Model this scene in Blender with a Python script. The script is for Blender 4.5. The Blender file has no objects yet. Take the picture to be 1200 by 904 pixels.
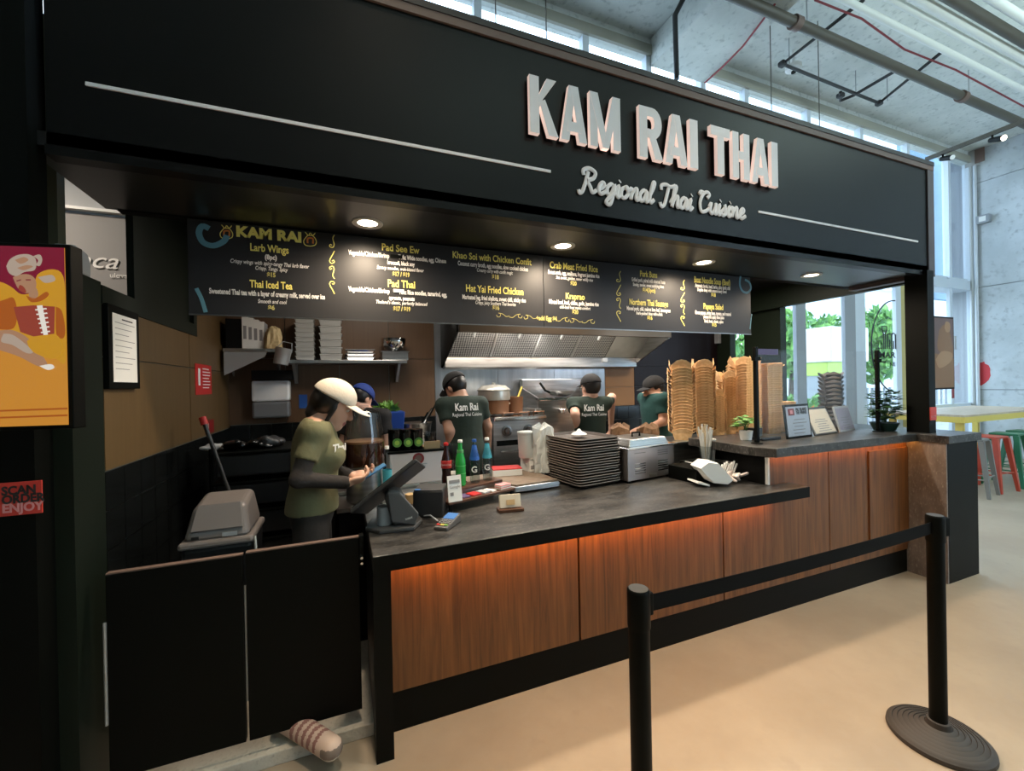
import bpy, bmesh, math, random
import numpy as np
from mathutils import Matrix, Vector, Euler
random.seed(7)
SC = bpy.context.scene
COL = SC.collection
R_ = math.radians

# ---------------------------------------------------------------- camera (fitted to the photograph, 1200x904)
F_PX, YAW, PITCH, ROLL, CAM_H = 494.6, 0.38077, 0.003046, -0.019407, 1.65
_fw = np.array([math.sin(YAW), math.cos(YAW), 0.]); _rt = np.array([math.cos(YAW), -math.sin(YAW), 0.]); _up = np.array([0, 0, 1.])
_f2 = _fw*math.cos(PITCH) - _up*math.sin(PITCH); _u2 = _up*math.cos(PITCH) + _fw*math.sin(PITCH)
CR = _rt*math.cos(ROLL) + _u2*math.sin(ROLL); CU = _u2*math.cos(ROLL) - _rt*math.sin(ROLL); CF = _f2
cam_data = bpy.data.cameras.new('camera'); cam_data.sensor_width = 36; cam_data.lens = 36*F_PX/1200; cam_data.sensor_fit = 'HORIZONTAL'
cam_data.clip_start = 0.05; cam_data.clip_end = 300
cam = bpy.data.objects.new('camera', cam_data); COL.objects.link(cam)
cam.matrix_world = Matrix(((CR[0], CU[0], -CF[0], 0), (CR[1], CU[1], -CF[1], 0), (CR[2], CU[2], -CF[2], CAM_H), (0, 0, 0, 1)))
SC.camera = cam
def ray(px, py): return ((px-600)/F_PX)*CR - ((py-452)/F_PX)*CU + CF
def AY(px, py, Y): d = ray(px, py); t = Y/d[1]; return (d[0]*t, Y, CAM_H+d[2]*t)
def AX(px, py, X): d = ray(px, py); t = X/d[0]; return (X, d[1]*t, CAM_H+d[2]*t)
def AZ(px, py, Z): d = ray(px, py); t = (Z-CAM_H)/d[2]; return (d[0]*t, d[1]*t, Z)

# ---------------------------------------------------------------- sky and exposure
w = bpy.data.worlds.new('sky'); SC.world = w; w.use_nodes = True
bg = w.node_tree.nodes['Background']; bg.inputs[0].default_value = (0.58, 0.79, 1.0, 1); bg.inputs[1].default_value = 5.5
SC.view_settings.view_transform = 'Standard'; SC.view_settings.look = 'None'
SC.view_settings.exposure = 0.0; SC.view_settings.gamma = 1.0; SC.view_settings.use_curve_mapping = False
SC.cycles.use_denoising = True
SC.cycles.max_bounces = 8; SC.cycles.diffuse_bounces = 4; SC.cycles.transparent_max_bounces = 16
SC.cycles.sample_clamp_indirect = 6.0
def light(name, kind, loc, energy, color, rot=(0, 0, 0), **kw):
    l = bpy.data.lights.new(name, kind); l.energy = energy; l.color = color
    for k, v in kw.items(): setattr(l, k, v)
    o = bpy.data.objects.new(name, l); COL.objects.link(o); o.location = loc; o.rotation_euler = rot
    return o
WARM = (1.0, 0.76, 0.52)
# hall ceiling lamps, straight above the queue and the aisle
for (lx, ly, e, sp) in ((2.2, .7, 21, 62), (5.4, .9, 16, 70), (.3, .95, 14, 56)):
    light('hall_lamp_light', 'AREA', (lx, ly, 5.6), e, (1.0, 0.80, 0.58), shape='DISK', size=0.35, spread=R_(sp))
# unseen fill lights added to brighten the concrete ceiling of the hall
for (lx, ly, e) in ((7.5, -1.5, 290), (2.5, -3.0, 150)):
    light('ceiling_fill_light', 'AREA', (lx, ly, 4.2), e, (.80, 1.0, .97), rot=(math.pi, 0, 0), shape='DISK', size=1.2)
# kitchen ceiling panel lights
for (lx, ly, e) in ((2.2, 3.3, 42), (3.9, 3.3, 18), (0.3, 3.3, 15)):
    light('kitchen_lamp_light', 'AREA', (lx, ly, 2.735), e, (1.0, 0.9, 0.78), shape='RECTANGLE', size=0.55, size_y=0.55)

# ---------------------------------------------------------------- materials
MATS = {}
def M(name, col=(0.5, 0.5, 0.5), rough=0.5, metal=0.0, spec=0.5, emit=None, es=0.0, noise=None, bump=None, alpha=None, coat=0):
    """noise=(scale, colour2, detail, (sx,sy,sz), lo, hi); bump=(scale, strength)"""
    if name in MATS: return MATS[name]
    m = bpy.data.materials.new(name); m.use_nodes = True; nt = m.node_tree; b = nt.nodes['Principled BSDF']
    b.inputs['Base Color'].default_value = (*col, 1); b.inputs['Roughness'].default_value = rough
    b.inputs['Metallic'].default_value = metal; b.inputs['Specular IOR Level'].default_value = spec
    b.inputs['Coat Weight'].default_value = coat
    if emit: b.inputs['Emission Color'].default_value = (*emit, 1); b.inputs['Emission Strength'].default_value = es
    if noise or bump:
        tc = nt.nodes.new('ShaderNodeTexCoord')
    if noise:
        sc_, c2, det, str_, lo, hi = noise
        mp = nt.nodes.new('ShaderNodeMapping'); mp.inputs['Scale'].default_value = str_
        nz = nt.nodes.new('ShaderNodeTexNoise'); nz.inputs['Scale'].default_value = sc_; nz.inputs['Detail'].default_value = det
        rp = nt.nodes.new('ShaderNodeMapRange'); rp.inputs['From Min'].default_value = lo; rp.inputs['From Max'].default_value = hi
        mx = nt.nodes.new('ShaderNodeMix'); mx.data_type = 'RGBA'
        mx.inputs[6].default_value = (*col, 1); mx.inputs[7].default_value = (*c2, 1)
        L = nt.links.new
        L(tc.outputs['Object'], mp.inputs[0]); L(mp.outputs[0], nz.inputs['Vector']); L(nz.outputs['Fac'], rp.inputs[0])
        L(rp.outputs[0], mx.inputs[0]); L(mx.outputs[2], b.inputs['Base Color'])
    if bump:
        nb = nt.nodes.new('ShaderNodeTexNoise'); nb.inputs['Scale'].default_value = bump[0]; nb.inputs['Detail'].default_value = 6
        bp = nt.nodes.new('ShaderNodeBump'); bp.inputs['Strength'].default_value = bump[1]; bp.inputs['Distance'].default_value = 0.02
        nt.links.new(tc.outputs['Object'], nb.inputs['Vector']); nt.links.new(nb.outputs['Fac'], bp.inputs['Height'])
        nt.links.new(bp.outputs[0], b.inputs['Normal'])
    MATS[name] = m
    return m
def two_tone(name, c1, c2, c3, scale, rough, bumpv=0.1, stretch=(1, 1, 1), rough2=None):
    """two noise layers: large patches and fine speckle"""
    m = bpy.data.materials.new(name); m.use_nodes = True; nt = m.node_tree; b = nt.nodes['Principled BSDF']; L = nt.links.new
    tc = nt.nodes.new('ShaderNodeTexCoord'); mp = nt.nodes.new('ShaderNodeMapping'); mp.inputs['Scale'].default_value = stretch
    n1 = nt.nodes.new('ShaderNodeTexNoise'); n1.inputs['Scale'].default_value = scale; n1.inputs['Detail'].default_value = 8; n1.inputs['Roughness'].default_value = 0.62
    n2 = nt.nodes.new('ShaderNodeTexNoise'); n2.inputs['Scale'].default_value = scale*9; n2.inputs['Detail'].default_value = 5
    r1 = nt.nodes.new('ShaderNodeMapRange'); r1.inputs['From Min'].default_value = .38; r1.inputs['From Max'].default_value = .62
    r2 = nt.nodes.new('ShaderNodeMapRange'); r2.inputs['From Min'].default_value = .55; r2.inputs['From Max'].default_value = .75
    a = nt.nodes.new('ShaderNodeMix'); a.data_type = 'RGBA'; a.inputs[6].default_value = (*c1, 1); a.inputs[7].default_value = (*c2, 1)
    c = nt.nodes.new('ShaderNodeMix'); c.data_type = 'RGBA'; c.inputs[7].default_value = (*c3, 1)
    L(tc.outputs['Object'], mp.inputs[0]); L(mp.outputs[0], n1.inputs['Vector']); L(mp.outputs[0], n2.inputs['Vector'])
    L(n1.outputs['Fac'], r1.inputs[0]); L(n2.outputs['Fac'], r2.inputs[0]); L(r1.outputs[0], a.inputs[0]); L(a.outputs[2], c.inputs[6]); L(r2.outputs[0], c.inputs[0])
    L(c.outputs[2], b.inputs['Base Color']); b.inputs['Roughness'].default_value = rough
    bp = nt.nodes.new('ShaderNodeBump'); bp.inputs['Strength'].default_value = bumpv; bp.inputs['Distance'].default_value = 0.01
    L(n2.outputs['Fac'], bp.inputs['Height']); L(bp.outputs[0], b.inputs['Normal'])
    MATS[name] = m
    return m
def wood(name, dark, lite, rough=0.38, axis=2, scale=1.0):
    m = bpy.data.materials.new(name); m.use_nodes = True; nt = m.node_tree; b = nt.nodes['Principled BSDF']; L = nt.links.new
    tc = nt.nodes.new('ShaderNodeTexCoord'); mp = nt.nodes.new('ShaderNodeMapping')
    s = [14*scale]*3; s[axis] = 0.7*scale; mp.inputs['Scale'].default_value = s
    n1 = nt.nodes.new('ShaderNodeTexNoise'); n1.inputs['Scale'].default_value = 2.2; n1.inputs['Detail'].default_value = 9; n1.inputs['Roughness'].default_value = .6; n1.inputs['Distortion'].default_value = 0.8
    rp = nt.nodes.new('ShaderNodeValToRGB'); rp.color_ramp.elements[0].position = .3; rp.color_ramp.elements[1].position = .72
    rp.color_ramp.elements[0].color = (*dark, 1); rp.color_ramp.elements[1].color = (*lite, 1)
    L(tc.outputs['Object'], mp.inputs[0]); L(mp.outputs[0], n1.inputs['Vector']); L(n1.outputs['Fac'], rp.inputs[0]); L(rp.outputs[0], b.inputs['Base Color'])
    b.inputs['Roughness'].default_value = rough
    MATS[name] = m
    return m
def glass(name, tint=(1, 1, 1), base=0.035, rough=0.0):
    m = bpy.data.materials.new(name); m.use_nodes = True; nt = m.node_tree; nt.nodes.clear(); L = nt.links.new
    o = nt.nodes.new('ShaderNodeOutputMaterial'); t = nt.nodes.new('ShaderNodeBsdfTransparent'); g = nt.nodes.new('ShaderNodeBsdfGlossy')
    lw = nt.nodes.new('ShaderNodeLayerWeight'); lw.inputs[0].default_value = .5; pw_ = nt.nodes.new('ShaderNodeMath'); pw_.operation = 'POWER'; pw_.inputs[1].default_value = 4
    fr = nt.nodes.new('ShaderNodeMath'); fr.operation = 'MULTIPLY_ADD'; fr.inputs[1].default_value = .5; fr.inputs[2].default_value = base; L(lw.outputs['Facing'], pw_.inputs[0]); L(pw_.outputs[0], fr.inputs[0]); x = nt.nodes.new('ShaderNodeMixShader')
    t.inputs[0].default_value = (*tint, 1); g.inputs['Roughness'].default_value = rough
    L(fr.outputs[0], x.inputs[0]); L(t.outputs[0], x.inputs[1]); L(g.outputs[0], x.inputs[2]); L(x.outputs[0], o.inputs[0])
    MATS[name] = m
    return m
M('black', (0.0022, 0.0028, 0.0022), 0.5, spec=.12); M('black_matte', (0.004, 0.004, 0.004), 0.8, spec=.15); M('black_gloss', (0.005, 0.005, 0.005), 0.15)
M('sign_black', (0.004, 0.004, 0.004), 0.33, spec=.18); M('soffit_black', (0.008, 0.008, 0.0085), 0.31, spec=.75)
M('dark_green', (0.006, 0.010, 0.006), 0.5, spec=.25); M('green_wall', (0.014, 0.022, 0.012), 0.5, spec=.3)
M('olive_post', (0.10, 0.10, 0.055), 0.6)
M('copper', (0.15, 0.095, 0.075), 0.55)
wood('walnut', (0.085, 0.028, 0.008), (0.25, 0.094, 0.026), 0.42)
wood('tan_panel', (0.095, 0.056, 0.020), (0.12, 0.072, 0.027), 0.5)
wood('brown_panel', (0.11, 0.060, 0.030), (0.14, 0.078, 0.040), 0.42)
wood('dark_wood', (0.05, 0.018, 0.008), (0.12, 0.045, 0.018), 0.4, axis=0)
two_tone('floor_concrete', (0.315, 0.255, 0.19), (0.37, 0.305, 0.23), (0.33, 0.27, 0.205), 1.3, 0.45, 0.03)
two_tone('slab_concrete', (0.52, 0.48, 0.41), (0.60, 0.55, 0.47), (0.42, 0.38, 0.32), 6, 0.8, 0.35)
two_tone('wall_concrete', (0.48, 0.52, 0.54), (0.60, 0.64, 0.67), (0.38, 0.41, 0.43), 1.3, 0.8, 0.35)
two_tone('ceiling_concrete', (0.64, 0.67, 0.63), (0.76, 0.78, 0.74), (0.46, 0.49, 0.46), 1.6, 0.85, 0.45)
two_tone('stone_top', (0.010, 0.0095, 0.009), (0.060, 0.056, 0.052), (0.15, 0.14, 0.13), 5.0, 0.36, 0.04, (1, 2.4, 1))
two_tone('stone_side', (0.15, 0.12, 0.105), (0.24, 0.20, 0.18), (0.32, 0.28, 0.25), 9.0, 0.5, 0.06, (1, 1, 0.4))
M('steel', (0.62, 0.62, 0.61), 0.28, 1.0, noise=(3, (0.45, 0.45, 0.44), 4, (1, 1, 12), .4, .65))
M('steel_wall', (0.58, 0.60, 0.62), 0.33, 1.0, noise=(2, (0.42, 0.44, 0.46), 4, (8, 1, 1), .35, .7))
M('steel_dark', (0.22, 0.21, 0.20), 0.35, 1.0); M('chrome', (0.8, 0.8, 0.8), 0.12, 1.0)
M('galv', (0.46, 0.47, 0.47), 0.5, 0.7); M('alu', (0.60, 0.63, 0.66), 0.5, 0.3)
M('frame_grey', (0.30, 0.32, 0.34), 0.5); M('frame_light', (0.62, 0.68, 0.74), 0.5)
M('white', (0.78, 0.77, 0.74), 0.5); M('white_gloss', (0.8, 0.8, 0.78), 0.25); M('paper', (0.80, 0.78, 0.74), 0.8); M('letter_face', (0.80, 0.76, 0.76), 0.5)
M('letter_glow', (0.7, 0.6, 0.55), 0.5, emit=(1.0, 0.70, 0.60), es=.62)
M('grey_wall', (0.30, 0.29, 0.28), 0.8); M('off_grey', (0.42, 0.42, 0.42), 0.7)
M('tile_black', (0.007, 0.008, 0.008), 0.16); M('grout', (0.20, 0.21, 0.19), 0.8)
M('kraft', (0.86, 0.58, 0.31), 0.75, noise=(40, (0.74, 0.46, 0.22), 3, (1, 1, 1), .4, .6)); M('kraft_in', (0.40, 0.21, 0.085), 0.8)
M('kraft_shaded', (0.16, 0.14, 0.13), 0.6)  # shade on the box stack is put into this grey
M('plastic_grey', (0.20, 0.175, 0.165), 0.38); M('plastic_dark', (0.02, 0.02, 0.021), 0.4); M('pos_grey', (0.055, 0.056, 0.058), 0.45)
M('lavender_grey', (0.42, 0.44, 0.47), 0.5)
M('red', (0.50, 0.02, 0.018), 0.45); M('red_dark', (0.22, 0.012, 0.012), 0.5); M('red_stool', (0.45, 0.05, 0.02), 0.4); M('green_stool', (0.02, 0.16, 0.08), 0.4)
M('yellow', (0.72, 0.55, 0.10), 0.45); M('yellow_text', (0.92, 0.80, 0.20), 0.6); M('text_white', (0.82, 0.80, 0.76), 0.6); M('teal_art', (0.12, 0.30, 0.38), 0.6)
M('price_yellow', (0.60, 0.52, 0.16), 0.6); M('orange_art', (0.65, 0.20, 0.04), 0.6)
M('menu_black', (0.022, 0.022, 0.024), 0.48, spec=.4); M('menu_navy', (0.012, 0.022, 0.060), 0.30)
M('ink', (0.02, 0.02, 0.02), 0.7); M('ink_grey', (0.25, 0.24, 0.24), 0.7); M('pink_text', (0.75, 0.30, 0.30), 0.6)
M('leaf', (0.07, 0.22, 0.03), 0.5, noise=(9, (0.16, 0.34, 0.05), 2, (1, 1, 1), .4, .6)); M('leaf_dark', (0.03, 0.10, 0.025), 0.5); M('leaf_out', (0.20, 0.42, 0.08), 0.6, noise=(3, (0.06, 0.20, 0.04), 2, (1, 1, 1), .4, .6))
M('bark', (0.10, 0.07, 0.05), 0.9); M('pot_green', (0.01, 0.035, 0.025), 0.3); M('soil', (0.03, 0.02, 0.015), 0.9)
M('skin', (0.60, 0.34, 0.24), 0.5); M('skin_tan', (0.48, 0.26, 0.17), 0.5); M('lips', (0.42, 0.13, 0.11), 0.45); M('hair', (0.008, 0.006, 0.005), 0.4)
M('olive_shirt', (0.165, 0.155, 0.078), 0.85, bump=(18, .25)); M('green_shirt', (0.010, 0.023, 0.015), 0.85, bump=(14, .3)); M('teal_shirt', (0.010, 0.055, 0.050), 0.85, bump=(14, .3))
M('black_cloth', (0.010, 0.009, 0.009), 0.85, bump=(20, .2)); M('sleeve_cloth', (0.030, 0.024, 0.022), 0.9, bump=(25, .25)); M('cap_white', (0.70, 0.62, 0.52), 0.8, bump=(60, .08)); M('cap_blue', (0.01, 0.035, 0.20), 0.8)
M('shoe_pink', (0.62, 0.45, 0.36), 0.7); M('shoe_sole', (0.60, 0.55, 0.47), 0.7); M('shoe_stripe', (0.30, 0.14, 0.12), 0.7); M('shoe_toe', (0.20, 0.15, 0.12), 0.7)
M('tea', (0.030, 0.008, 0.002), 0.1); M('foam', (0.15, 0.07, 0.025), 0.5); M('cola', (0.018, 0.004, 0.003), 0.12); M('green_glass', (0.02, 0.30, 0.05), 0.12); M('blue_label', (0.02, 0.10, 0.40), 0.45); M('aqua_label', (0.05, 0.30, 0.38), 0.45)
M('blue_plastic', (0.01, 0.05, 0.28), 0.4); M('phone_blue', (0.06, 0.20, 0.40), 0.4); M('purple_tape', (0.10, 0.06, 0.16), 0.4)
M('wood_light', (0.50, 0.33, 0.16), 0.6); M('cut_board', (0.17, 0.12, 0.085), 0.6, noise=(20, (0.22, 0.17, 0.125), 6, (1, 4, 1), .4, .6))
M('bag_plastic', (0.60, 0.62, 0.60), 0.35); M('tray_brown', (0.045, 0.033, 0.026), 0.5); M('tray_edge', (0.34, 0.30, 0.26), 0.6)
M('pot_alu', (0.55, 0.52, 0.45), 0.35, 0.8); M('pot_brown', (0.16, 0.07, 0.03), 0.45, 0.4)
M('pipe_dark', (0.075, 0.065, 0.048), 0.5); M('conduit', (0.72, 0.74, 0.70), 0.4); M('pipe_black', (0.02, 0.02, 0.02), 0.5); M('wire_red', (0.30, 0.04, 0.05), 0.6); M('brass', (0.35, 0.25, 0.10), 0.4, 0.6)
M('rubber', (0.035, 0.030, 0.027), 0.62); M('street', (0.35, 0.35, 0.35), 0.9); M('facade', (0.55, 0.62, 0.68), 0.7); M('lime', (0.45, 0.62, 0.10), 0.6); M('orange_flower', (0.85, 0.25, 0.03), 0.6)
M('lamp_on', (1, 1, 1), 0.4, emit=(1.0, 0.84, 0.62), es=14); M('lamp_trim', (0.55, 0.53, 0.50), 0.4); M('led_strip', (1, 1, 1), 0.4, emit=(1.0, 0.42, 0.09), es=42)
M('led_strip_high', (1, 1, 1), 0.4, emit=(1.0, 0.42, 0.09), es=24); M('hood_lamp', (1, 1, 1), 0.4, emit=(1.0, 0.97, 0.92), es=6)
M('screen_amber', (0.02, 0.01, 0.0), 0.25, emit=(0.62, 0.26, 0.035), es=0.82); M('screen_blue', (0.02, 0.05, 0.1), 0.3, emit=(0.10, 0.30, 0.70), es=0.7)
M('screen_maroon', (0.02, 0, 0), 0.25, emit=(0.16, 0.008, 0.025), es=1.0); M('screen_yellow', (0.02, 0, 0), 0.25, emit=(0.80, 0.40, 0.03), es=0.62)
M('screen_orange', (0.02, 0, 0), 0.25, emit=(0.55, 0.14, 0.02), es=0.6); M('screen_skin', (0.02, 0, 0), 0.25, emit=(0.55, 0.30, 0.17), es=0.62); M('screen_pale', (0.02, 0, 0), 0.25, emit=(0.58, 0.46, 0.36), es=0.65); M('screen_red', (0.02, 0, 0), 0.25, emit=(0.28, 0.05, 0.03), es=0.9); M('screen_white', (0.02, 0, 0), 0.25, emit=(0.70, 0.66, 0.58), es=1)
glass('glass_clear'); glass('glass_bottle', (0.86, 0.92, 0.93)); glass('plastic_clear', (0.86, 0.87, 0.87), rough=0.15); glass('glass_frost', (0.62, 0.80, 0.96), rough=0.3); glass('glass_dark', (0.25, 0.28, 0.26))
glass('jar_glass', (.93, .95, .95), base=.10); glass('cup_clear', (0.80, 0.82, 0.82), rough=0.1)
def mat(m): return MATS[m] if isinstance(m, str) else m
# ---------------------------------------------------------------- mesh builder
def _basis(d):
    d = Vector(d).normalized(); a = Vector((0, 0, 1)) if abs(d.z) < .9 else Vector((1, 0, 0))
    u = d.cross(a).normalized(); v = d.cross(u).normalized(); return u, v
class MB:
    def __init__(s): s.v = []; s.f = []; s.m = []
    def add(s, vs, fs, mi=0):
        o = len(s.v); s.v += [tuple(v) for v in vs]; s.f += [tuple(i+o for i in f) for f in fs]; s.m += [mi]*len(fs); return s
    def box(s, x0, x1, y0, y1, z0, z1, mi=0):
        return s.add([(x0, y0, z0), (x1, y0, z0), (x1, y1, z0), (x0, y1, z0), (x0, y0, z1), (x1, y0, z1), (x1, y1, z1), (x0, y1, z1)],
                     [(3, 2, 1, 0), (4, 5, 6, 7), (0, 1, 5, 4), (1, 2, 6, 5), (2, 3, 7, 6), (3, 0, 4, 7)], mi)
    def hexa(s, b, t, mi=0):
        return s.add(list(b)+list(t), [(3, 2, 1, 0), (4, 5, 6, 7), (0, 1, 5, 4), (1, 2, 6, 5), (2, 3, 7, 6), (3, 0, 4, 7)], mi)
    def obox(s, c, size, rot=(0, 0, 0), mi=0):
        R = Euler(rot).to_matrix(); c = Vector(c); hx, hy, hz = [q/2 for q in size]
        vs = [c+R@Vector(p) for p in ((-hx, -hy, -hz), (hx, -hy, -hz), (hx, hy, -hz), (-hx, hy, -hz), (-hx, -hy, hz), (hx, -hy, hz), (hx, hy, hz), (-hx, hy, hz))]
        return s.hexa(vs[:4], vs[4:], mi)
    def cyl(s, p0, p1, r0, r1=None, n=16, caps=True, mi=0):
        r1 = r0 if r1 is None else r1; p0 = Vector(p0); p1 = Vector(p1); u, v = _basis(p1-p0)
        vs = [p+(u*math.cos(6.28318531*i/n)+v*math.sin(6.28318531*i/n))*r for p, r in ((p0, r0), (p1, r1)) for i in range(n)]
        fs = [(i, (i+1) % n, n+(i+1) % n, n+i) for i in range(n)]
        if caps: fs += [tuple(range(n-1, -1, -1)), tuple(range(n, 2*n))]
        return s.add(vs, fs, mi)
    def lathe(s, prof, c=(0, 0, 0), n=24, mi=0, cap=True):
        vs = [(c[0]+r*math.cos(6.28318531*i/n), c[1]+r*math.sin(6.28318531*i/n), c[2]+z) for r, z in prof for i in range(n)]
        fs = [(k*n+i, k*n+(i+1) % n, (k+1)*n+(i+1) % n, (k+1)*n+i) for k in range(len(prof)-1) for i in range(n)]
        if cap: fs += [tuple(range(n-1, -1, -1)), tuple((len(prof)-1)*n+i for i in range(n))]
        return s.add(vs, fs, mi)
    def tube(s, pts, r, n=8, mi=0, closed=False):
        pts = [Vector(p) for p in pts]; k = len(pts); rr = r if isinstance(r, (list, tuple)) else [r]*k
        vs = []; up = None
        for i, p in enumerate(pts):
            d = (pts[min(i+1, k-1)]-pts[max(i-1, 0)])
            if d.length < 1e-9: d = Vector((0, 0, 1))
            d.normalize()
            if up is None: up = _basis(d)[0]
            up = (up-d*up.dot(d)).normalized() if (up-d*up.dot(d)).length > 1e-6 else _basis(d)[0]
            v = d.cross(up)
            vs += [p+(up*math.cos(6.28318531*j/n)+v*math.sin(6.28318531*j/n))*rr[i] for j in range(n)]
        fs = [(i*n+j, i*n+(j+1) % n, (i+1)*n+(j+1) % n, (i+1)*n+j) for i in range(k-1) for j in range(n)]
        fs += [tuple(range(n-1, -1, -1)), tuple((k-1)*n+j for j in range(n))]
        return s.add(vs, fs, mi)
    def prism(s, poly, O, U, V, W, mi=0, mside=None):
        """poly 2-D (u,v) in the frame O,U,V, extruded along vector W"""
        O = Vector(O); U = Vector(U); V = Vector(V); W = Vector(W); n = len(poly)
        a = [O+U*p[0]+V*p[1] for p in poly]; b = [p+W for p in a]
        s.add(a+b, [tuple(range(n-1, -1, -1)), tuple(range(n, 2*n))], mi)
        o = len(s.v)-2*n
        s.f += [(o+i, o+(i+1) % n, o+n+(i+1) % n, o+n+i) for i in range(n)]; s.m += [mi if mside is None else mside]*n
        return s
    def build(s, name, m, parent=None, smooth=False, bevel=0, seg=2, fix=True, loc=None):
        me = bpy.data.meshes.new(name); me.from_pydata(s.v, [], s.f)
        ml = m if isinstance(m, (list, tuple)) else [m]
        for q in ml: me.materials.append(mat(q))
        if len(ml) > 1: me.polygons.foreach_set('material_index', s.m)
        if fix:
            bm = bmesh.new(); bm.from_mesh(me); bmesh.ops.recalc_face_normals(bm, faces=bm.faces); bm.to_mesh(me); bm.free()
        if smooth:
            me.polygons.foreach_set('use_smooth', [True]*len(me.polygons))
            try: me.set_sharp_from_angle(angle=R_(38))
            except Exception: pass
        o = bpy.data.objects.new(name, me); COL.objects.link(o)
        if parent: o.parent = parent
        if loc: o.location = loc
        if bevel:
            b = o.modifiers.new('bevel', 'BEVEL'); b.width = bevel; b.segments = seg; b.limit_method = 'ANGLE'; b.angle_limit = R_(40)
        return o
def tag(o, label, cat, group=None):
    o['label'] = label; o['category'] = cat
    if group: o['group'] = group
    return o
def thing(name, label, cat, loc=(0, 0, 0), rz=0, group=None):
    o = bpy.data.objects.new(name, None); COL.objects.link(o); o.empty_display_size = .05
    o.location = loc; o.rotation_euler = (0, 0, rz)
    return tag(o, label, cat, group)
def struct(o, label=None, cat=None):
    o['kind'] = 'structure'
    if label: o['label'] = label
    if cat: o['category'] = cat
    return o
def clone(o, loc, label=None, rz=None, parent=None, rot=None):
    c = o.copy(); COL.objects.link(c); c.location = loc
    if rz is not None: c.rotation_euler = (c.rotation_euler[0], c.rotation_euler[1], rz)
    if rot is not None: c.rotation_euler = rot
    if label: c['label'] = label
    if parent: c.parent = parent
    return c
def clone_tree(o, loc, label=None, rz=None):
    c = clone(o, loc, label, rz)
    for ch in list(o.children):
        k = ch.copy(); COL.objects.link(k); k.parent = c
        for g in list(ch.children):
            q = g.copy(); COL.objects.link(q); q.parent = k
    return c
def B(name, dims, m, parent=None, bevel=0, **kw): return MB().box(*dims).build(name, m, parent, bevel=bevel, **kw)
def text(name, body, loc, size, m, parent=None, rot=(R_(90), 0, 0), sx=1.0, align='CENTER', off=0.0, ext=0.0004, shear=0, sp=1.0, width=None):
    c = bpy.data.curves.new(name, 'FONT'); c.body = body; c.size = size; c.align_x = align; c.align_y = 'CENTER'; c.extrude = ext; c.offset = off; c.shear = shear; c.space_character = sp
    c.resolution_u = 3
    c.materials.append(mat(m)); o = bpy.data.objects.new(name, c); COL.objects.link(o); o.location = loc; o.rotation_euler = rot
    o.scale = (sx, 1, 1)
    if width:
        bpy.context.view_layer.update(); dx = o.dimensions.x
        if dx > 1e-6: o.scale = (width/dx*sx, 1, 1)
    bpy.context.view_layer.update()
    me = bpy.data.meshes.new_from_object(o.evaluated_get(bpy.context.evaluated_depsgraph_get())); me.name = name
    q = bpy.data.objects.new(name, me); COL.objects.link(q); q.location = loc; q.rotation_euler = rot; q.scale = o.scale[:]
    bpy.data.objects.remove(o); bpy.data.curves.remove(c)
    if parent: q.parent = parent
    return q

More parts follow.
